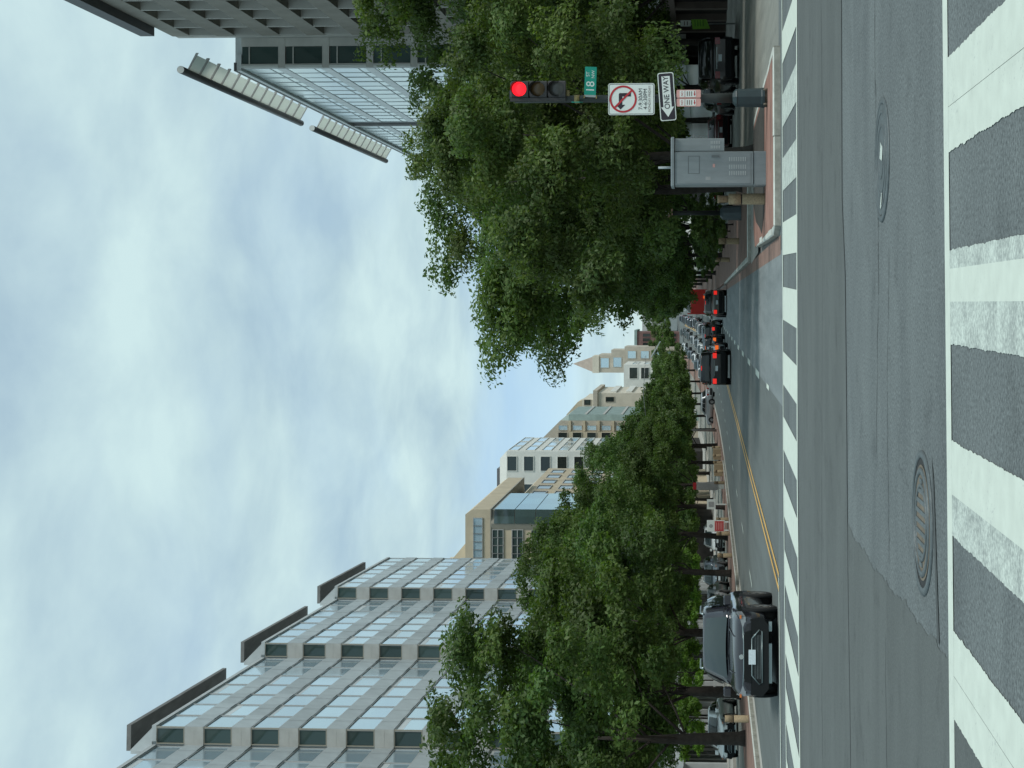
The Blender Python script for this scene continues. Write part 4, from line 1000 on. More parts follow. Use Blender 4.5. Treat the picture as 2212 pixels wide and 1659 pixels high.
for i, (x, y, H, rs, pi, rz) in enumerate([(-15.6, 55.3, 11.4, 1.08, 3, 2.6), (-15.8, 62.5, 10.2, 1.05, 4, 2.7), (-15.4, 72, 9.8, 1.06, 4, 0.4), (-15.0, 85.5, 11.9, 0.88, 3, 3.3), (-15.2, 100, 11.8, 0.90, 3, 4.4), (-15.2, 115, 12.2, 0.92, 4, 0.9), (-15.2, 130, 12.2, 0.9, 3, 2.0), (-15.2, 147, 11.6, 0.88, 4, 3.9), (-15.2, 165, 11.2, 0.9, 6, 1.9), (-15.2, 185, 11.0, 0.9, 6, 4.9), (-15.2, 208, 10.6, 0.9, 6, 0.6), (-15.2, 232, 10.2, 0.9, 6, 2.6), (-15.2, 260, 10.0, 0.9, 6, 1.4), (-15.0, 295, 9.8, 0.95, 6, 3.4), (-14.6, 335, 9.6, 1.0, 6, 5.4), (-13.5, 380, 9.6, 1.0, 6, 0.8), (-11.5, 430, 9.8, 1.1, 6, 2.8), (-9.0, 490, 10, 1.2, 6, 4.1)]):
    tree('shade_tree', pi, x, y, H, rs, rz, 'leafy shade tree on the left median, %s from the junction' % ORD[i], GL)
for i, (x, y, H, rs, pi, rz) in enumerate([(-26.2, 112, 8.5, 0.85, 4, 0.4), (-26.2, 130, 9.0, 0.9, 3, 1.7), (-26.0, 150, 9.0, 0.95, 6, 2.9), (-26, 172, 9.5, 1.0, 6, 4.0), (-25, 196, 9.5, 1.0, 6, 5.2), (-24.5, 222, 9.5, 1.1, 6, 0.3), (-23.5, 252, 9.5, 1.1, 6, 1.9)]):
    tree('shade_tree', pi, x, y, H, rs, rz, 'lower leafy tree on the left pavement behind the median row, %s from the junction' % ORD[i], 'trees on the left pavement')
for i, (x, y, H, rs) in enumerate([(-24.8, 92, 5.0, 0.9), (-25.0, 104, 5.0, 0.9), (-25.0, 122, 6.0, 1.1), (-25.0, 142, 6.0, 1.1)]):
    tree('young_tree', 5, x, y, H, rs, i * 1.3, 'bright green young tree on the left pavement, %s from the junction' % ORD[i], 'young trees on the left pavement')

for i, (x, y, H, rs) in enumerate([(4.0, 72, 2.4, 0.6), (4.1, 80, 2.2, 0.6), (4.2, 90, 2.5, 0.6), (4.3, 101, 2.4, 0.6), (4.4, 114, 2.4, 0.6), (4.4, 128, 2.4, 0.6), (4.4, 144, 2.6, 0.65), (4.4, 162, 2.6, 0.65)]):
    e = empty('shrub', (x, y, gz(y) + 0.14), i * 1.1); e.scale = (rs, rs, H / 5.2); tag(e, 'low green shrub under the right median trees, %s from the junction' % ORD[i], 'shrub', 'shrubs on the right median')
    inst('foliage', SHRUB[0], e); inst('stem', SHRUB[1], e)
# ------------------------------------------------------------------ street furniture
def plate(poly, y0, y1, mt_, name, parent, loc=(0, 0, 0), rot=(0, 0, 0)):
    b = MB(); b.prism(poly, y0, y1); return inst(name, b.mesh(name, mt_), parent, loc, rot=rot)
def rrect(w_, h_, r_, n=4):
    out = []
    for cx, cz, a0 in ((w_ / 2 - r_, -h_ / 2 + r_, -90), (w_ / 2 - r_, h_ / 2 - r_, 0), (-w_ / 2 + r_, h_ / 2 - r_, 90), (-w_ / 2 + r_, -h_ / 2 + r_, 180)):
        for k in range(n + 1):
            t = R(a0 + 90 * k / n); out.append((cx + r_ * math.cos(t), cz + r_ * math.sin(t)))
    return out
PX, PY = 4.74, 35.6
e = empty('signal_pole', (PX, PY, 0.15)); tag(e, 'dark green traffic signal pole on flared base beside the grey cabinet', 'pole')
b = MB(); b.lathe([(0.235, 0.06), (0.235, 0.12), (0.225, 0.14), (0.205, 0.68), (0.215, 0.70), (0.20, 0.73), (0.12, 0.80)], 8, smooth=False); b.build('base_skirt', 'pole_green', e)
b = MB(); b.lathe([(0.17, 0.0), (0.17, 0.06)], 16)
b.build('base_plate', 'iron_rust', e)
for q in range(4):
    t = R(45 + 90 * q); b = MB(); b.lathe([(0.03, 0), (0.03, 0.075), (0.02, 0.09)], 6, (0.235 * math.cos(t), 0.235 * math.sin(t), 0)); b.build('anchor_bolt', 'iron_rust', e)
b = MB(); b.lathe([(0.115, 0.75), (0.11, 1.2), (0.095, 2.6), (0.085, 4.7), (0.085, 5.85)], 12); b.build('shaft', 'pole_dark', e)
b = MB(); b.lathe([(0.10, 4.34), (0.10, 4.44), (0.06, 4.5)], 12); b.build('collar', 'brass', e)
b = MB(); b.box(0.02, 0.20, -0.05, 0.05, 4.58, 4.64); b.build('lower_bracket', 'brass', e)
b = MB(); b.box(0.02, 0.20, -0.05, 0.05, 5.90, 5.98); b.build('upper_bracket', 'pole_dark', e)
# signal head
e = empty('traffic_light', (PX + 0.21, PY - 0.16, 4.80)); tag(e, 'three lens traffic light showing red above the street name sign', 'traffic light')
b = MB()
for k in range(3):
    b.bbox(-0.19, 0.19, -0.06, 0.16, 0.43 * k + 0.006, 0.43 * (k + 1) - 0.006, 0.03)
b.build('housing', 'signal_body', e)
b = MB(); b.box(-0.27, -0.20, -0.03, 0.10, 0.0, 1.29); b.build('mount_rail', 'signal_body', e)
for k, mt_ in enumerate(('lens_off', 'lens_amber', 'lens_red')):
    zc2 = 0.215 + 0.43 * k
    b = MB(); b.lathe([(0.165, -0.065), (0.13, -0.085), (0.07, -0.10), (0.0001, -0.105)], 28, (0, 0, zc2), 'y', cap=False)
    ln_ = b.build('lens', mt_, e)
    b = MB(); pr = 0.18
    n_ = 22
    for q in range(n_):
        t0, t1 = R(-20 + 220 * q / n_), R(-20 + 220 * (q + 1) / n_)
        dpt0 = 0.22 * (0.35 + 0.65 * max(0, math.sin(t0))); dpt1 = 0.22 * (0.35 + 0.65 * max(0, math.sin(t1)))
        b.face([(pr * math.cos(t0), -0.06, zc2 + pr * math.sin(t0)), (pr * math.cos(t1), -0.06, zc2 + pr * math.sin(t1)), (pr * math.cos(t1), -0.06 - dpt1, zc2 + pr * math.sin(t1)), (pr * math.cos(t0), -0.06 - dpt0, zc2 + pr * math.sin(t0))])
        b.face([(pr * .97 * math.cos(t0), -0.06 - dpt0, zc2 + pr * .97 * math.sin(t0)), (pr * .97 * math.cos(t1), -0.06 - dpt1, zc2 + pr * .97 * math.sin(t1)), (pr * .97 * math.cos(t1), -0.06, zc2 + pr * .97 * math.sin(t1)), (pr * .97 * math.cos(t0), -0.06, zc2 + pr * .97 * math.sin(t0))])
    b.build('visor', 'signal_body', e)
# street name sign
e = empty('street_name_sign', (PX + 0.06, PY - 0.14, 4.24)); e.rotation_euler = (0, R(3), R(-12)); tag(e, 'green street name sign with white lettering under the traffic light', 'sign')
plate(rrect(0.66, 0.27, 0.02), -0.004, 0.004, 'sign_green', 'blade', e, (0.33, 0, 0))
text_mesh('lettering', '18', 0.27, 'sign_white', e, (0.20, -0.006, -0.01), bold=0.0)
text_mesh('lettering', 'ST', 0.11, 'sign_white', e, (0.49, -0.006, 0.06))
text_mesh('lettering', 'NW', 0.10, 'sign_white', e, (0.49, -0.006, -0.06))
plate(rrect(0.05, 0.27, 0.005), -0.006, 0.006, 'sign_back', 'end_cap', e, (-0.01, 0, 0))
b = MB(); b.box(-0.06, 0.0, -0.02, 0.14, -0.16, -0.14); b.box(-0.06, 0.0, -0.02, 0.14, 0.12, 0.14); b.build('bracket', 'brass', e)
e = empty('street_name_sign', (PX - 0.10, PY - 0.2, 4.50)); e.rotation_euler = (0, 0, R(83)); tag(e, 'green street name sign seen edge-on left of the signal pole', 'sign')
plate(rrect(0.8, 0.20, 0.02), -0.008, 0.008, 'sign_green', 'blade', e, (-0.3, 0, 0))
# no left turn sign
e = empty('no_turn_sign', (PX - 0.03, PY - 0.16, 3.28)); tag(e, 'white no left turn sign with red circle and hours', 'sign')
plate(rrect(0.73, 1.07, 0.05), -0.002, 0.006, 'sign_white', 'panel', e)
plate(rrect(0.73, 1.07, 0.05), 0.006, 0.012, 'sign_back', 'backing', e)
def ringpoly(b, r0, r1, y_, cz, n=48):
    for q in range(n):
        t0, t1 = 2 * math.pi * q / n, 2 * math.pi * (q + 1) / n
        b.face([(r0 * math.cos(t0), y_, cz + r0 * math.sin(t0)), (r1 * math.cos(t0), y_, cz + r1 * math.sin(t0)), (r1 * math.cos(t1), y_, cz + r1 * math.sin(t1)), (r0 * math.cos(t1), y_, cz + r0 * math.sin(t1))])
def frame_line(b, w_, h_, r_, t_, y_):
    o_, i_ = rrect(w_, h_, r_), rrect(w_ - 2 * t_, h_ - 2 * t_, max(0.005, r_ - t_))
    for k in range(len(o_)):
        k2 = (k + 1) % len(o_)
        b.face([(o_[k][0], y_, o_[k][1]), (o_[k2][0], y_, o_[k2][1]), (i_[k2][0], y_, i_[k2][1]), (i_[k][0], y_, i_[k][1])])
b = MB(); frame_line(b, 0.70, 1.04, 0.045, 0.012, -0.004); b.build('border', 'sign_black', e)
CZ = 0.19
b = MB(); ap = [(-0.21, 0.02), (-0.09, 0.12), (-0.09, 0.065), (0.02, 0.065), (0.075, 0.01), (0.075, -0.17), (0.155, -0.17)]
b.face([(-0.24, -0.006, CZ + 0.06), (-0.13, -0.006, CZ - 0.05), (-0.13, -0.006, CZ + 0.17)])
b.face([(-0.13, -0.006, CZ + 0.02), (0.06, -0.006, CZ + 0.02), (0.12, -0.006, CZ + 0.10), (-0.13, -0.006, CZ + 0.10)])
b.face([(0.06, -0.006, CZ + 0.02), (0.06, -0.006, CZ - 0.18), (0.14, -0.006, CZ - 0.18), (0.14, -0.006, CZ + 0.08), (0.12, -0.006, CZ + 0.10)])
b.build('arrow', 'sign_black', e)
b = MB(); ringpoly(b, 0.27, 0.315, -0.008, CZ)
c45 = math.cos(R(45)); q_ = 0.29
b.face([(-q_ * c45 - 0.016, -0.0085, CZ + q_ * c45 - 0.016), (q_ * c45 - 0.016, -0.0085, CZ - q_ * c45 - 0.016), (q_ * c45 + 0.016, -0.0085, CZ - q_ * c45 + 0.016), (-q_ * c45 + 0.016, -0.0085, CZ + q_ * c45 + 0.016)])
b.build('prohibition_ring', 'sign_red', e)
text_mesh('lettering', '7-9:30AM', 0.125, 'sign_black', e, (0, -0.005, -0.215), xs=1.0)
text_mesh('lettering', '4-6:30PM', 0.125, 'sign_black', e, (0, -0.005, -0.325), xs=1.0)
text_mesh('lettering', 'MONDAY-FRIDAY', 0.075, 'text_grey', e, (0, -0.005, -0.42))
# one way sign
e = empty('one_way_sign', (PX + 0.02, PY - 0.17, 2.46)); e.rotation_euler = (0, R(-4), 0); tag(e, 'black one way sign with white arrow pointing left', 'sign')
plate(rrect(1.11, 0.37, 0.05), -0.002, 0.006, 'sign_white', 'panel', e)
plate(rrect(1.07, 0.33, 0.04), -0.005, -0.003, 'sign_black', 'field', e)
b = MB(); b.face([(-0.47, -0.008, 0), (-0.24, -0.008, -0.15), (-0.24, -0.008, -0.095), (0.47, -0.008, -0.095), (0.47, -0.008, 0.095), (-0.24, -0.008, 0.095), (-0.24, -0.008, 0.15)]); b.build('arrow', 'sign_white', e)
text_mesh('lettering', 'ONE WAY', 0.175, 'sign_black', e, (0.09, -0.011, 0.0), xs=0.92, bold=0.001)
# two small parking signs
for sx_, lab in ((-0.095, 'small red and white parking sign on signal pole, left of the pair'), (0.105, 'small red and white parking sign on signal pole, right of the pair')):
    e = empty('parking_sign', (PX - 0.02 + sx_, PY - 0.15, 1.96)); tag(e, lab, 'sign', 'parking signs on the signal pole')
    plate(rrect(0.185, 0.56, 0.03), -0.002, 0.005, 'sign_pink', 'panel', e)
    plate(rrect(0.150, 0.37, 0.01), -0.005, -0.003, 'sign_white', 'field', e, (0, 0, 0.02))
    text_mesh('lettering', 'NO', 0.07, 'sign_red', e, (0, -0.007, 0.15)); text_mesh('lettering', 'PARKING', 0.034, 'sign_red', e, (0, -0.007, 0.085))
    for q in range(3): plate(rrect(0.11, 0.025, 0.005), -0.007, -0.006, 'text_grey', 'text_line', e, (0, 0, 0.03 - 0.05 * q))
    b = MB(); b.face([(-0.06, -0.008, -0.135), (0.0, -0.008, -0.16), (0.0, -0.008, -0.145), (0.06, -0.008, -0.145), (0.06, -0.008, -0.125), (0.0, -0.008, -0.125), (0.0, -0.008, -0.11)]); b.build('arrow', 'sign_red', e)
# control cabinet
e = empty('control_cabinet', (3.19, 36.75, 0.15)); tag(e, 'grey traffic control cabinet on the brick island', 'cabinet')
b = MB(); b.bbox(-0.40, 0.40, -0.34, 0.34, 0.0, 0.29, 0.015); b.build('plinth', 'cabinet_grey', e)
b = MB(); b.bbox(-0.395, 0.395, -0.36, 0.36, 0.30, 2.16, 0.02); b.build('body', 'cabinet_grey', e)
b = MB(); b.bbox(0.405, 0.71, -0.33, 0.33, 0.98, 2.16, 0.015); sb_ = b.build('side_box', 'cabinet_grey', e)
b = MB(); b.bbox(-0.43, 0.74, -0.40, 0.38, 2.165, 2.24, 0.02); b.build('lid', 'cabinet_grey', e)
dr = MB(); dr.box(-0.36, 0.36, -0.372, -0.361, 0.36, 2.10); door = dr.build('door', 'cabinet_grey', e)
b = MB()
for x0_, x1_, z0_, z1_ in ((-0.13, 0.29, 1.56, 1.575), (-0.13, 0.29, 1.82, 1.835), (-0.13, -0.118, 1.575, 1.82), (0.278, 0.29, 1.575, 1.82)): b.box(x0_, x1_, -0.376, -0.372, z0_, z1_)
b.build('hatch_outline', 'cabinet_line', door)
for cx in (0.21, 0.03, -0.12):
    for q in range(10):
        b = bpy.data.meshes.get('louvre') or MB().box(-0.05, 0.05, -0.380, -0.372, 0, 0.018).mesh('louvre', 'cabinet_slot')
        inst('louvre', b, door, (cx, 0, 0.47 + q * 0.042))
for cx in (0.50, 0.61):
    for q in range(6):
        b = bpy.data.meshes.get('side_louvre') or MB().box(-0.035, 0.035, -0.338, -0.330, 0, 0.016).mesh('side_louvre', 'cabinet_slot')
        inst('louvre', b, sb_, (cx, 0, 1.08 + q * 0.04))
b = MB(); b.box(-0.28, -0.20, -0.376, -0.372, 1.30, 1.42); b.build('sticker', 'sign_grey', door)
b = MB(); b.box(0.02, 0.10, -0.376, -0.372, 1.20, 1.25); b.build('sticker', 'sign_pink', door)
b = MB(); b.tube([(0.05, 0, 2.2), (0.05, 0, 2.55)], 0.03, 10); b.build('antenna', 'cabinet_slot', e)
b = MB(); b.box(0.26, 0.30, -0.40, -0.372, 1.1, 1.28); b.build('door_handle', 'cabinet_line', door)
# bollards
bol = MB(); bol.lathe([(0.14, 0.0), (0.135, 0.03), (0.132, 0.545)], 20)
bol_a = bol.mesh('shaft', 'bollard_stone')
bol_b = MB().lathe([(0.115, 0.545), (0.115, 0.575)], 20).mesh('groove', 'groove')
bol_c = MB().lathe([(0.132, 0.575), (0.13, 0.86), (0.115, 0.875)], 20).mesh('head', 'bollard_stone')
bol_d = MB().lathe([(0.085, 0.87), (0.085, 1.08), (0.095, 1.09), (0.095, 1.14)], 16).mesh('cap', 'bollard_stone')
def bollard(x, y, label, group, cap=True, s_=1.0):
    e = empty('bollard', (x, y, gz(y) + 0.148)); e.scale = (s_, s_, s_); tag(e, label, 'bollard', group)
    inst('shaft', bol_a, e); inst('groove', bol_b, e); inst('head', bol_c, e)
    if cap: inst('cap', bol_d, e)
GBR, GBL = 'stone bollards on the right median', 'stone bollards along the left median'
bollard(2.50, 37.0, 'tan stone bollard with narrow cap left of the grey cabinet', GBR)
bollard(2.66, 66, 'tan stone bollard on the right median behind the walkway', GBR, False)
bollard(2.6, 92, 'small far tan bollard on the right median near the tan car', GBR, False)
for i, y in enumerate((51, 84, 92, 98, 118, 126, 133, 139, 147)):
    bollard(-13.75, y, 'tan stone bollard along the left median, %s from the junction' % ORD[i], GBL, False, 0.9)
# planters
for i, (y, l_) in enumerate(((44.6, 'brown planter box at the bottom left edge by the tree'), (129.5, 'low tan planter box far along the left median'), (143, 'farther low tan planter box on the left median'))):
    e = empty('planter', (-15.6 if i == 0 else -14.0, y, gz(y) + 0.148)); tag(e, l_, 'planter', 'planters on the left median')
    b = MB(); b.bbox(-0.5, 0.5, -0.5, 0.5, 0, 0.72, 0.03); b.build('box', 'bollard_stone', e)
    b = MB(); b.box(-0.42, 0.42, -0.42, 0.42, 0.721, 0.74); b.build('soil', 'soil', e)
# second pole with small sign on the right median
e = empty('meter_pole', (3.62, 61.8, 0.15)); tag(e, 'blue grey pole with small red and white sign behind the bollard', 'pole')
b = MB(); b.lathe([(0.30, 0), (0.30, 0.1), (0.27, 0.75), (0.14, 0.85)], 8, smooth=False); b.build('base', 'pole_blue', e)
b = MB(); b.lathe([(0.10, 0.8), (0.08, 3.4)], 10); b.build('shaft', 'pole_dark', e)
b = MB(); b.box(-0.17, 0.17, -0.12, -0.11, 2.75, 3.2); sg = b.build('sign_panel', 'sign_pink', e)
b = MB(); b.box(-0.11, 0.11, -0.125, -0.121, 2.9, 3.1); b.build('sign_field', 'sign_white', sg)
# lime sign by the black vehicle
e = empty('sign_post', (13.6, 75, 0.15)); tag(e, 'post with lime green board and small white sign by the black vehicle', 'sign')
b = MB(); b.tube([(0, 0, 0), (0, 0, 2.8)], 0.035, 8); b.build('post', 'steel', e)
plate([(-0.22, 0.28), (0.24, 0.42), (0.30, 1.95 - 0.78), (-0.18, 1.12)], -0.06, -0.045, 'sign_lime', 'lime_board', e, (0, 0, 0.95), (0, R(-4), 0))
for q in range(4): plate(rrect(0.30, 0.05, 0.01), -0.066, -0.061, 'sign_lime_ink', 'text_line', e, (0.03, 0, 1.55 + 0.13 * q), (0, R(-4), 0))
plate(rrect(0.3, 0.5, 0.03), -0.06, -0.05, 'sign_white', 'white_board', e, (0.03, 0, 2.40))
for q in range(2): plate(rrect(0.2, 0.05, 0.01), -0.066, -0.061, 'text_grey', 'text_line', e, (0.03, 0, 2.32 + 0.14 * q))
# left median posters
e = empty('poster_board', (-13.95, 96.5, 0.15)); tag(e, 'red and white poster board on the left median', 'sign')
b = MB(); b.bbox(-0.36, 0.36, -0.06, 0.06, 0.25, 1.35, 0.02); b.build('board', 'sign_white', e)
plate(rrect(0.66, 0.60, 0.01), -0.066, -0.062, 'sign_pink', 'red_field', e, (0, 0, 0.58))
plate(rrect(0.60, 0.52, 0.01), -0.070, -0.067, 'sign_red', 'red_print', e, (0, 0, 0.58))
for q in range(4): plate(rrect(0.46, 0.035, 0.005), -0.074, -0.071, 'sign_pink', 'text_line', e, (0, 0, 0.42 + 0.11 * q))
plate([(0.12 * math.cos(R(30 * k)), 0.12 * math.sin(R(30 * k))) for k in range(12)], -0.068, -0.064, 'sign_grey', 'emblem', e, (0, 0, 1.1))
b = MB(); b.box(-0.30, -0.22, -0.05, 0.05, 0, 0.25); b.box(0.22, 0.30, -0.05, 0.05, 0, 0.25); b.build('feet', 'sign_white', e)
e = empty('frame_sign', (-13.9, 106.5, 0.15)); tag(e, 'small white framed sign on the left median', 'sign')
b = MB(); b.box(-0.34, 0.34, -0.04, 0.04, 0.75, 1.35); b.build('frame', 'sign_white', e)
plate(rrect(0.36, 0.36, 0.01), -0.05, -0.045, 'sign_grey', 'panel', e, (0, 0, 1.05))
b = MB(); b.box(-0.04, 0.04, -0.03, 0.03, 0, 0.75); b.build('post', 'sign_white', e)
e = empty('information_panel', (-14.2, 119.5, 0.15)); tag(e, 'tall grey information panel with red top on the left median', 'sign')
b = MB(); b.bbox(-0.30, 0.30, -0.08, 0.08, 0.5, 2.15, 0.02); b.build('panel', 'sign_grey', e)
b = MB(); b.box(-0.26, 0.26, -0.09, 0.07, 2.16, 2.42); b.build('red_top', 'sign_red', e)
b = MB(); b.box(-0.2, 0.2, -0.05, 0.05, 0, 0.5); b.build('foot', 'sign_white', e)
# hanging street lamp far down the street
e = empty('street_lamp', (-14.2, 172, gz(172))); tag(e, 'far street lamp with long arm and pale head among the left trees', 'street lamp')
b = MB(); b.lathe([(0.14, 0), (0.10, 4), (0.07, 8.0)], 8); b.build('pole', 'steel', e)
b = MB(); b.tube([(0, 0, 7.9), (4.0, -1, 8.3), (8.4, -2, 8.0)], 0.03, 6); b.build('arm', 'steel', e)
b = MB(); b.loft([[(8.2, -2.3, 7.35), (8.2, -1.7, 7.35), (8.2, -1.7, 7.5), (8.2, -2.3, 7.5)], [(10.0, -2.4, 6.3), (10.0, -1.8, 6.3), (10.0, -1.8, 6.45), (10.0, -2.4, 6.45)]], 0, True, False); b.build('lamp_head', 'sign_white', e)

# ------------------------------------------------------------------ vehicles
def vehicle(name, label, x, y, heading, paint, Lc, Wc, Hc, hood, belt, wb, ws0, ws1, rg1, rg0, cat='car', group=None, clr=0.20, lit='tail_off', detail=1, side='', rails=False, plate_mat='plate', glass='car_glass', wheel_r=0.35, tumble=0.80, deck=None, square=0.0):
    """ws0/ws1: windscreen base/top (y from centre, front positive); rg1/rg0: rear glass top/base; deck: rear deck height (sedan)"""
    e = empty(name, (x, y, gz(y)), heading); tag(e, label, cat, group)
    hw = Wc / 2; hl = Lc / 2; deck = deck if deck else belt
    def ring(yy, wv, zb, zt, crown=0.03):
        right = [(wv * 0.80, zb), (wv * 0.955, zb + 0.07), (wv * 1.0, zb + (zt - zb) * 0.45), (wv * 0.985, zt - 0.17), (wv * 0.93, zt - 0.05), (wv * 0.80, zt)]
        return [(-a, yy, z) for a, z in right] [::1] + [(0, yy, zt + crown)] + [(a, yy, z) for a, z in reversed(right)]
    st = [(-hl, hw * 0.86, clr + 0.22, deck - 0.16), (-hl + 0.05, hw * 0.93, clr + 0.10, deck - 0.05), (-hl + 0.22, hw * 0.985, clr + 0.03, deck), (rg0, hw, clr, max(deck, belt - 0.02)), (-wb * 0.2, hw, clr, belt), (ws0 - 0.35, hw, clr, belt), (ws0, hw, clr, (belt + hood) / 2 + 0.02),
          (wb / 2, hw * 0.99, clr, hood + 0.01), (hl - 0.35, hw * 0.96, clr + 0.04, hood - 0.06), (hl - 0.10, hw * 0.90, clr + 0.10, hood - 0.14), (hl, hw * 0.80, clr + 0.20, hood - 0.26)]
    st = sorted(st, key=lambda q: q[0])
    b = MB(); b.loft([ring(*q) for q in st], 0, True, True); body = b.build('body', paint, e)
    # greenhouse
    zt = Hc; tw = hw * tumble; bw = hw * 0.93
    zb_f, zb_r = belt - 0.06, max(deck, belt - 0.02) - 0.06
    def gr(t):   # t 0 belt .. 1 roof
        c_ = t ** (0.85)
        wv = bw + (tw - bw) * (t ** 1.3); yf = ws0 + (ws1 - ws0) * c_; yr = rg0 + (rg1 - rg0) * c_
        z = belt - 0.06 + (zt - 0.05 - (belt - 0.06)) * t
        ch = 0.10 * (1 - square)
        return [(-wv, yr + ch, z), (-wv + ch, yr, z), (wv - ch, yr, z), (wv, yr + ch, z), (wv, yf - ch * 2.2, z), (wv - ch * 1.5, yf, z), (-wv + ch * 1.5, yf, z), (-wv, yf - ch * 2.2, z)]
    top = gr(1.0); cx_, cy_ = 0, (ws1 + rg1) / 2
    top2 = [(px * 0.9, cy_ + (py - cy_) * 0.93, zt) for px, py, pz in top]
    b = MB(); b.loft([gr(0), gr(0.35), gr(0.7), gr(0.93), top, top2], 0, True, True); cabin = b.build('cabin', paint, e)
    def pane(name_, A, B, C, D, i0, i1, j0, j1, off, mt_=glass):
        """quad patch inside A(bottom left) B(bottom right) C(top right) D(top left)"""
        A, B, C, D = map(Vector, (A, B, C, D)); nn = (B - A).cross(D - A).normalized() * off
        def at_(u_, v_): return A.lerp(B, u_).lerp(D.lerp(C, u_), v_) + nn
        m_ = MB(); n_ = 8; bul = (B - A).length * 0.035; un = nn.normalized()
        rows = []
        for q in range(6):
            v_ = j0 + (j1 - j0) * q / 5
            rows.append([at_(i0 + (i1 - i0) * k / n_, v_) + un * bul * (1 - (2 * (i0 + (i1 - i0) * k / n_) - 1) ** 2 + 0.5 * (1 - (2 * v_ - 1) ** 2)) for k in range(n_ + 1)])
        m_.loft(rows, 0, False, True, closed=False)
        return m_.build(name_, mt_, e)
    g0, g1 = gr(0.12), gr(0.92)
    pane('windscreen', g0[5], g0[6], g1[6], g1[5], 0.02, 0.98, 0.02, 1.0, 0.035)
    pane('rear_window', g0[1], g0[2], g1[2], g1[1], 0.04, 0.96, 0.14, 0.92, 0.03, 'car_glass_dark')
    for sgn in (1, -1):
        A, B, C, D = (g0[3], g0[4], g1[4], g1[3]) if sgn > 0 else (g0[7], g0[0], g1[0], g1[7])
        splits = ((0.03, 0.33), (0.36, 0.62), (0.65, 0.97)) if name != 'sedan' else ((0.06, 0.47), (0.50, 0.95))
        for i0, i1 in splits:
            ii0, ii1 = (i0, i1) if sgn > 0 else (1 - i1, 1 - i0)
            pane('side_window', A, B, C, D, ii0, ii1, 0.14, 0.93, 0.022, 'car_glass_dark')
    # wheels
    wr = wheel_r
    for sgn in (1, -1):
        for yy in (wb / 2, -wb / 2):
            m_ = MB(); m_.lathe([(wr + 0.075, -0.05), (wr + 0.075, 0.012), (wr + 0.02, 0.018)], 24, axis='x', cap=True); m_.build('wheel_arch', 'plastic_black', e, (sgn * (hw - 0.005) if sgn > 0 else -(hw - 0.005), yy, wr)).rotation_euler = (0, 0, 0 if sgn > 0 else math.pi)
            m_ = MB(); m_.lathe([(wr * 0.62, 0.02), (wr * 0.9, 0.03), (wr, -0.01), (wr, -0.20), (wr * 0.9, -0.24), (wr * 0.6, -0.24)], 28, axis='x', cap=True)
            wo_ = m_.build('wheel', 'tyre', e, (sgn * (hw + 0.01), yy, wr)); wo_.rotation_euler = (0, 0, 0 if sgn > 0 else math.pi)
            m_ = MB(); m_.lathe([(wr * 0.64, 0.024), (wr * 0.58, 0.030), (wr * 0.56, 0.012)], 24, axis='x', cap=False)
            for q in range(5):
                t = 2 * math.pi * q / 5
                ca, sa = math.cos(t), math.sin(t); px_, pz_ = -sa, ca
                w1, w2 = 0.035, 0.055
                m_.face([(0.03, ca * 0.05 + px_ * w1, sa * 0.05 + pz_ * w1), (0.03, ca * wr * .58 + px_ * w2, sa * wr * .58 + pz_ * w2), (0.03, ca * wr * .58 - px_ * w2, sa * wr * .58 - pz_ * w2), (0.03, ca * 0.05 - px_ * w1, sa * 0.05 - pz_ * w1)])
            m_.lathe([(0.0001, 0.036), (0.07, 0.032)], 12, axis='x', cap=False)
            m_.build('rim', 'rim', wo_)
    # rear
    yr = -hl - 0.012
    m_ = MB(); m_.bbox(-hw * 0.88, hw * 0.88, -hl - 0.05, -hl + 0.18, clr + 0.12, clr + 0.40, 0.04); m_.build('rear_bumper', 'plastic_black' if detail else paint, e)
    for sgn in (1, -1):
        m_ = MB(); x0_, x1_ = sorted((sgn * hw * 0.62, sgn * hw * 0.93))
        m_.loft([[(x0_, -hl - 0.045, deck - 0.34), (x1_, -hl - 0.02, deck - 0.34), (x1_, -hl + 0.30, deck - 0.30), (x0_, -hl + 0.30, deck - 0.30)], [(x0_, -hl - 0.03, deck - 0.10), (x1_, -hl + 0.0, deck - 0.10), (x1_, -hl + 0.30, deck - 0.12), (x0_, -hl + 0.30, deck - 0.12)]], 0, True, False)
        m_.build('tail_light', lit, e)
    m_ = MB(); m_.box(-0.16, 0.16, yr - 0.01, yr + 0.05, deck - 0.42, deck - 0.26); m_.build('number_plate', plate_mat, e)
    m_ = MB(); m_.box(-hw * 0.5, hw * 0.5, -hl - 0.006, -hl + 0.1, deck - 0.2, deck - 0.17); m_.build('trim', 'chrome_dull', e)
    if lit != 'tail_off':
        m_ = MB(); zz = zt - 0.06; m_.box(-0.14, 0.14, rg1 - 0.06, rg1 + 0.02, zz - 0.05, zz); m_.build('brake_light', lit, e)
    # mirrors
    for sgn in (1, -1):
        m_ = MB(); xa, xb = sorted((sgn * hw * 0.97, sgn * (hw + 0.19))); m_.bbox(xa, xb, ws0 - 0.42, ws0 - 0.26, belt - 0.02, belt + 0.14, 0.03); m_.build('mirror', paint, e)
    if rails:
        for sgn in (1, -1):
            m_ = MB(); m_.tube([(sgn * tw * 0.86, rg1 + 0.25, zt - 0.02), (sgn * tw * 0.88, rg1 + 0.35, zt + 0.05), (sgn * tw * 0.88, ws1 - 0.3, zt + 0.05), (sgn * tw * 0.86, ws1 - 0.15, zt - 0.02)], 0.025, 6); m_.build('roof_rail', 'chrome_dull', e)
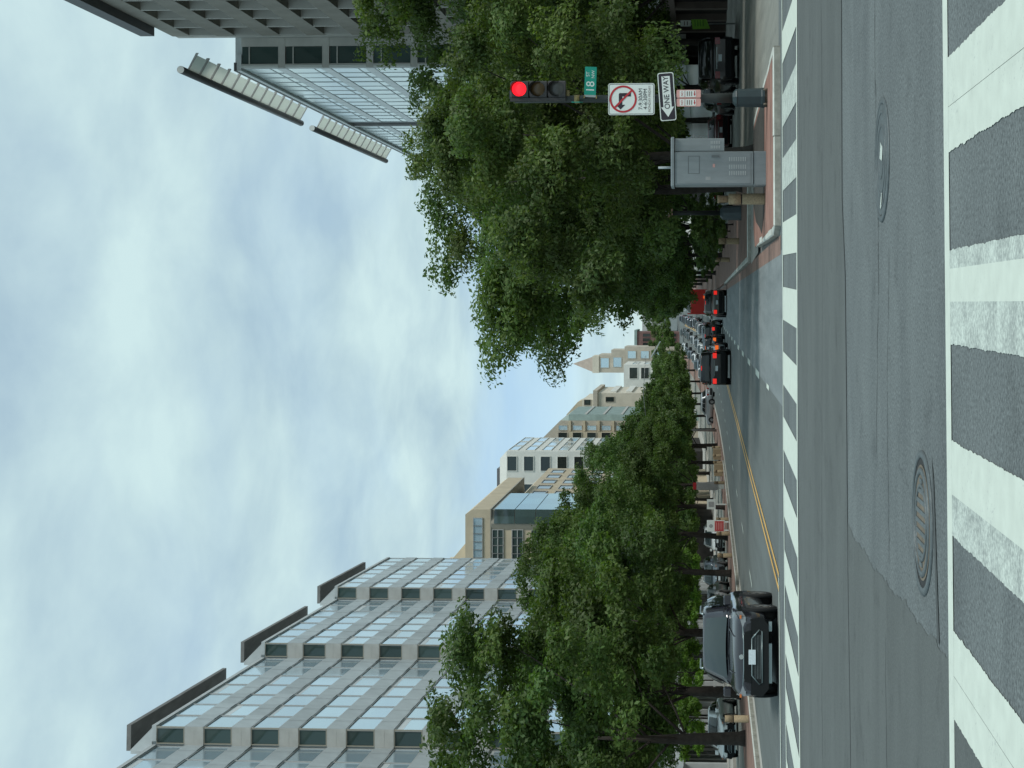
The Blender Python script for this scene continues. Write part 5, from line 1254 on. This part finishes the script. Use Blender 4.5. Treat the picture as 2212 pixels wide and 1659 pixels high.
    # front
    if 'front' in side:
        fz = hood - 0.20
        for sgn in (1, -1):
            m_ = MB()
            a_, c_ = sgn * hw * 0.50, sgn * hw * 0.93
            m_.loft([[(a_, hl + 0.012, fz - 0.10), (c_ * 0.97, hl - 0.05, fz - 0.09), (c_ * 1.045, hl - 0.5, fz - 0.02), (a_, hl - 0.4, fz - 0.1)], [(a_, hl + 0.005, fz - 0.06), (c_ * 0.965, hl - 0.07, fz + 0.035), (c_ * 1.03, hl - 0.55, fz + 0.10), (a_, hl - 0.4, fz + 0.0)]], 0, True, False)
            hd = m_.build('headlight', 'lamp_glass', e)
            m_ = MB(); xa, xb = sorted((sgn * hw * 0.86, sgn * hw * 0.93)); m_.box(xa, xb, hl - 0.16, hl - 0.035, fz + 0.0, fz + 0.04); m_.build('marker_light', 'amber_marker', hd)
            m_ = MB(); xa, xb = sorted((sgn * hw * 0.62, sgn * hw * 0.86)); m_.bbox(xa, xb, hl - 0.2, hl - 0.02, clr + 0.22, clr + 0.42, 0.02); m_.build('fog_lamp_pocket', 'plastic_black', e)
            m_ = MB(); m_.tube([(sgn * hw * 0.66, hl - 0.012, clr + 0.40), (sgn * hw * 0.82, hl - 0.04, clr + 0.31), (sgn * hw * 0.68, hl - 0.012, clr + 0.25)], 0.012, 6); m_.build('fog_trim', 'chrome_dull', e)
        m_ = MB(); m_.prism([(-hw * 0.56, fz - 0.06), (-hw * 0.60, fz - 0.20), (hw * 0.60, fz - 0.20), (hw * 0.56, fz - 0.06)], hl - 0.25, hl + 0.015); m_.build('upper_grille', 'plastic_black', e)
        m_ = MB(); m_.prism([(-hw * 0.86, fz - 0.20), (-hw * 0.90, clr + 0.16), (-hw * 0.72, clr + 0.02), (hw * 0.72, clr + 0.02), (hw * 0.90, clr + 0.16), (hw * 0.86, fz - 0.20)], hl - 0.4, hl + 0.004); m_.build('front_bumper', 'plastic_black', e)
        m_ = MB(); pz0, pz1 = clr + 0.16, fz - 0.22
        pts_ = [(-hw * 0.42, hl + 0.02, pz1), (hw * 0.42, hl + 0.02, pz1), (hw * 0.62, hl + 0.01, pz0 + 0.06), (hw * 0.58, hl + 0.01, pz0), (-hw * 0.58, hl + 0.01, pz0), (-hw * 0.62, hl + 0.01, pz0 + 0.06), (-hw * 0.42, hl + 0.02, pz1)]
        m_.tube(pts_, 0.014, 6); m_.build('grille_trim', 'chrome_dull', e)
        m_ = MB(); m_.tube([(-hw * 0.66, hl - 0.02, fz - 0.03), (-hw * 0.3, hl + 0.012, fz - 0.045), (hw * 0.3, hl + 0.012, fz - 0.045), (hw * 0.66, hl - 0.02, fz - 0.03)], 0.012, 6); m_.build('hood_trim', 'chrome_dull', e)
        for q in range(5):
            m_ = MB(); zz = pz0 + 0.03 + q * (pz1 - pz0 - 0.05) / 5; m_.box(-hw * 0.5, hw * 0.5, hl + 0.004, hl + 0.01, zz, zz + 0.012); m_.build('grille_slat', 'iron', e)
        m_ = MB(); m_.box(-0.155, 0.155, hl + 0.02, hl + 0.035, fz - 0.30, fz - 0.15); m_.build('number_plate', 'plate', e)
        pt_ = text_mesh('plate_lettering', 'DC', 0.075, 'pole_blue', e, (0, hl + 0.037, fz - 0.225), rot=(R(90), 0, PI)) if detail > 1 else None
        for sgn in (1, -1):
            m_ = MB(); m_.tube([(sgn * hw * 0.52, ws0 + 0.1, belt + 0.015), (sgn * hw * 0.48, wb / 2, hood + 0.035), (sgn * hw * 0.42, hl - 0.3, hood - 0.045)], [0.012, 0.02, 0.01], 6); m_.build('hood_crease', paint, e)
        m_ = MB(); m_.lathe([(0.055, hl + 0.015), (0.05, hl + 0.03)], 16, (0, 0, fz - 0.0), 'y'); em = m_.build('emblem', 'chrome', e)
        for x0_, x1_ in ((-hw * 0.80, -hw * 0.58), (-0.30 * hw, 0.60 * hw)):
            m_ = MB(); m_.box(x0_, x1_, hl - 0.1, hl - 0.03, clr - 0.05, clr + 0.015); m_.build('skid_plate', 'chrome_dull', e)
        m_ = MB(); m_.tube([(-hw * 0.5, ws0 + 0.06, belt + 0.0), (0.1, ws0 + 0.10, belt + 0.02), (0.25, ws0 + 0.0, belt + 0.06)], 0.012, 5); m_.build('wiper', 'plastic_black', e)
        m_ = MB(); m_.box(-0.07, 0.07, ws1 + 0.02, ws1 + 0.16, zt - 0.22, zt - 0.14); m_.build('rear_view_mirror', 'lamp_glass', e)
    # dark underbody box, also filling in the shadow beneath the car
    m_ = MB(); m_.box(-hw * 0.78, hw * 0.78, -hl + 0.3, hl - 0.3, clr - 0.05, clr + 0.08); m_.build('underbody_shadow', 'plastic_black', e)
    return e
SUV = dict(Lc=4.6, Wc=1.86, Hc=1.68, hood=1.05, belt=1.08, wb=2.69, ws0=0.95, ws1=0.22, rg1=-1.75, rg0=-2.15, rails=True)
BIG = dict(Lc=5.6, Wc=2.06, Hc=1.93, hood=1.22, belt=1.24, wb=3.1, ws0=1.15, ws1=0.55, rg1=-2.45, rg0=-2.70, wheel_r=0.40, tumble=0.85, clr=0.26, square=0.4)
SED = dict(Lc=4.8, Wc=1.94, Hc=1.46, hood=0.93, belt=0.96, wb=2.8, ws0=1.05, ws1=0.25, rg1=-1.15, rg0=-1.9, deck=1.02, clr=0.17, wheel_r=0.33)
PI = math.pi
vehicle('suv', 'dark grey SUV waiting at the left stop line facing the camera', -7.75, 35.3, PI + R(4.5), 'paint_grey', side='front', **{**SUV, 'Hc': 1.63, 'hood': 1.0, 'belt': 1.03, 'tumble': 0.76, 'ws0': 1.02, 'ws1': 0.15})
vehicle('suv', 'black full-size SUV with brake lights driving away in the middle lane', -4.05, 98.5, 0, 'paint_black', lit='tail_red', glass='car_glass', **BIG)
vehicle('suv', 'taupe SUV with red tail lights ahead in the right lane', -0.05, 118.0, R(3), 'paint_taupe', lit='tail_red', **SUV)
vehicle('sedan', 'silver sedan with amber tail lights just ahead of the black full-size SUV', -3.9, 112, 0, 'paint_silver', lit='tail_orange', **SED)
vehicle('suv', 'black SUV with amber tail lights, second ahead of the black SUV', -3.6, 128, R(-2), 'paint_black', lit='tail_orange', **SUV)
vehicle('suv', 'dark SUV changing lane in the queue beyond the black SUVs', -2.7, 141, R(-8), 'paint_dark_green', lit='tail_red', **SUV)
vehicle('suv', 'silver SUV turning at the left median gap', -13.2, 196, R(62), 'paint_silver', **SUV)
vehicle('suv', 'black SUV parked in the right service road', 11.5, 75.0, 0, 'paint_black', **BIG)
GP = 'cars parked in the right service road'
vehicle('suv', 'dark green SUV parked ahead of the black one on the right', 11.4, 84.0, 0, 'paint_dark_green', group=GP, **SUV)
vehicle('sedan', 'dark maroon sedan in the right service road behind the pole', 10.2, 93, 0, 'paint_maroon', group=GP, **SED)
vehicle('sedan', 'blue grey sedan behind the grey cabinet in the service road', 9.4, 104, 0, 'paint_blue_grey', group=GP, lit='tail_off', **SED)
vehicle('sedan', 'dark sedan glimpsed left of the grey cabinet', 9.0, 122, 0, 'paint_dark_green', group=GP, **SED)
GQ = 'cars in the left service road'
vehicle('sedan', 'white sedan at the left edge behind the first trunk', -21.2, 77, PI, 'paint_white_car', side='front', group=GQ, **SED)
vehicle('sedan', 'silver sedan in the left service road behind the grey SUV', -19.2, 99, PI, 'paint_silver', side='front', group=GQ, **SED)
vehicle('suv', 'dark SUV in the left service road by the big trunk', -19.4, 111, PI, 'paint_blue_grey', side='front', group=GQ, **SUV)
vehicle('suv', 'white SUV in the left service road behind the poster board', -19.4, 128, PI, 'paint_white_car', side='front', group=GQ, **SUV)
# red dump truck
e = empty('truck', (0.15, 166, gz(166))); tag(e, 'red truck body above the taupe SUV', 'truck')
b = MB(); b.bbox(-1.25, 1.25, -3.2, 2.6, 1.45, 3.0, 0.05); b.build('cargo_body', 'paint_red', e)
for k in range(2):
    b = MB(); x_ = -1.32 + k * 2.52; b.box(x_, x_ + 0.12, -3.3, -3.15, 1.3, 3.35); b.build('corner_post', 'paint_red', e)
b = MB(); b.loft([[(-1.2, -3.1, 3.0), (1.2, -3.1, 3.0), (1.2, 2.5, 3.0), (-1.2, 2.5, 3.0)], [(-0.9, -3.0, 3.4), (0.9, -3.0, 3.4), (0.9, 2.4, 3.4), (-0.9, 2.4, 3.4)]], 0, True, False); b.build('tarp', 'tarp', e)
b = MB(); b.box(-1.22, 1.22, -3.3, -3.2, 1.25, 1.4); b.build('tail_bar', 'sign_white', e)
b = MB(); b.box(0.35, 0.65, -3.33, -3.2, 1.5, 1.65); b.build('marker_light', 'tail_orange', e)
b = MB(); b.bbox(-1.15, 1.15, 2.8, 4.6, 0.6, 2.6, 0.1); b.build('cab', 'paint_white_car', e)
b = MB(); b.box(-0.5, 0.5, -3.0, 4.4, 0.6, 1.0); b.build('chassis', 'plastic_black', e)
for sgn in (1, -1):
    for yy in (-1.9, 3.6):
        m_ = MB(); m_.lathe([(0.3, 0.02), (0.45, 0.03), (0.5, -0.02), (0.5, -0.4), (0.3, -0.42)], 20, axis='x'); o = m_.build('wheel', 'tyre', e, (sgn * 1.2, yy, 0.5)); o.rotation_euler = (0, 0, 0 if sgn > 0 else PI)
# far traffic climbing the hill
rt = random.Random(8)
GT = 'far traffic on the hill'
protos = {}
far = []
for lane, xs_, hd in (('right', -0.3, 0), ('middle', -4.0, 0), ('inner oncoming', -7.6, PI), ('outer oncoming', -11.2, PI)):
    y = {'right': 190, 'middle': 156, 'inner oncoming': 230, 'outer oncoming': 250}[lane]
    k = 0
    while y < 420:
        far.append((lane, k, xs_ + rt.uniform(-0.3, 0.3), y, hd)); k += 1
        y += rt.uniform(11, 17) if hd == 0 else rt.uniform(24, 40)
far_p = {}
cols_ = ['paint_silver', 'paint_black', 'paint_blue_grey', 'paint_white_car', 'paint_black', 'paint_silver', 'paint_blue_grey']
for lane, k, x, y, hd in far:
    c_ = cols_[rt.randrange(len(cols_))]; key = (c_, hd)
    cname = {'paint_silver': 'silver', 'paint_white_car': 'white', 'paint_black': 'black', 'paint_blue_grey': 'blue grey', 'paint_maroon': 'maroon'}[c_]
    lab = 'far %s car in the %s lane on the hill, %s of that lane' % (cname, lane, ORD[k] if k else 'nearest')
    if key not in far_p:
        far_p[key] = vehicle('suv' if k % 2 else 'sedan', lab, x, y, hd, c_, group=GT, lit='tail_off', side='front' if hd else '', **(SUV if k % 2 else SED))
    else:
        o = copy_tree(far_p[key]); o.location = (x, y, gz(y)); o['label'] = lab
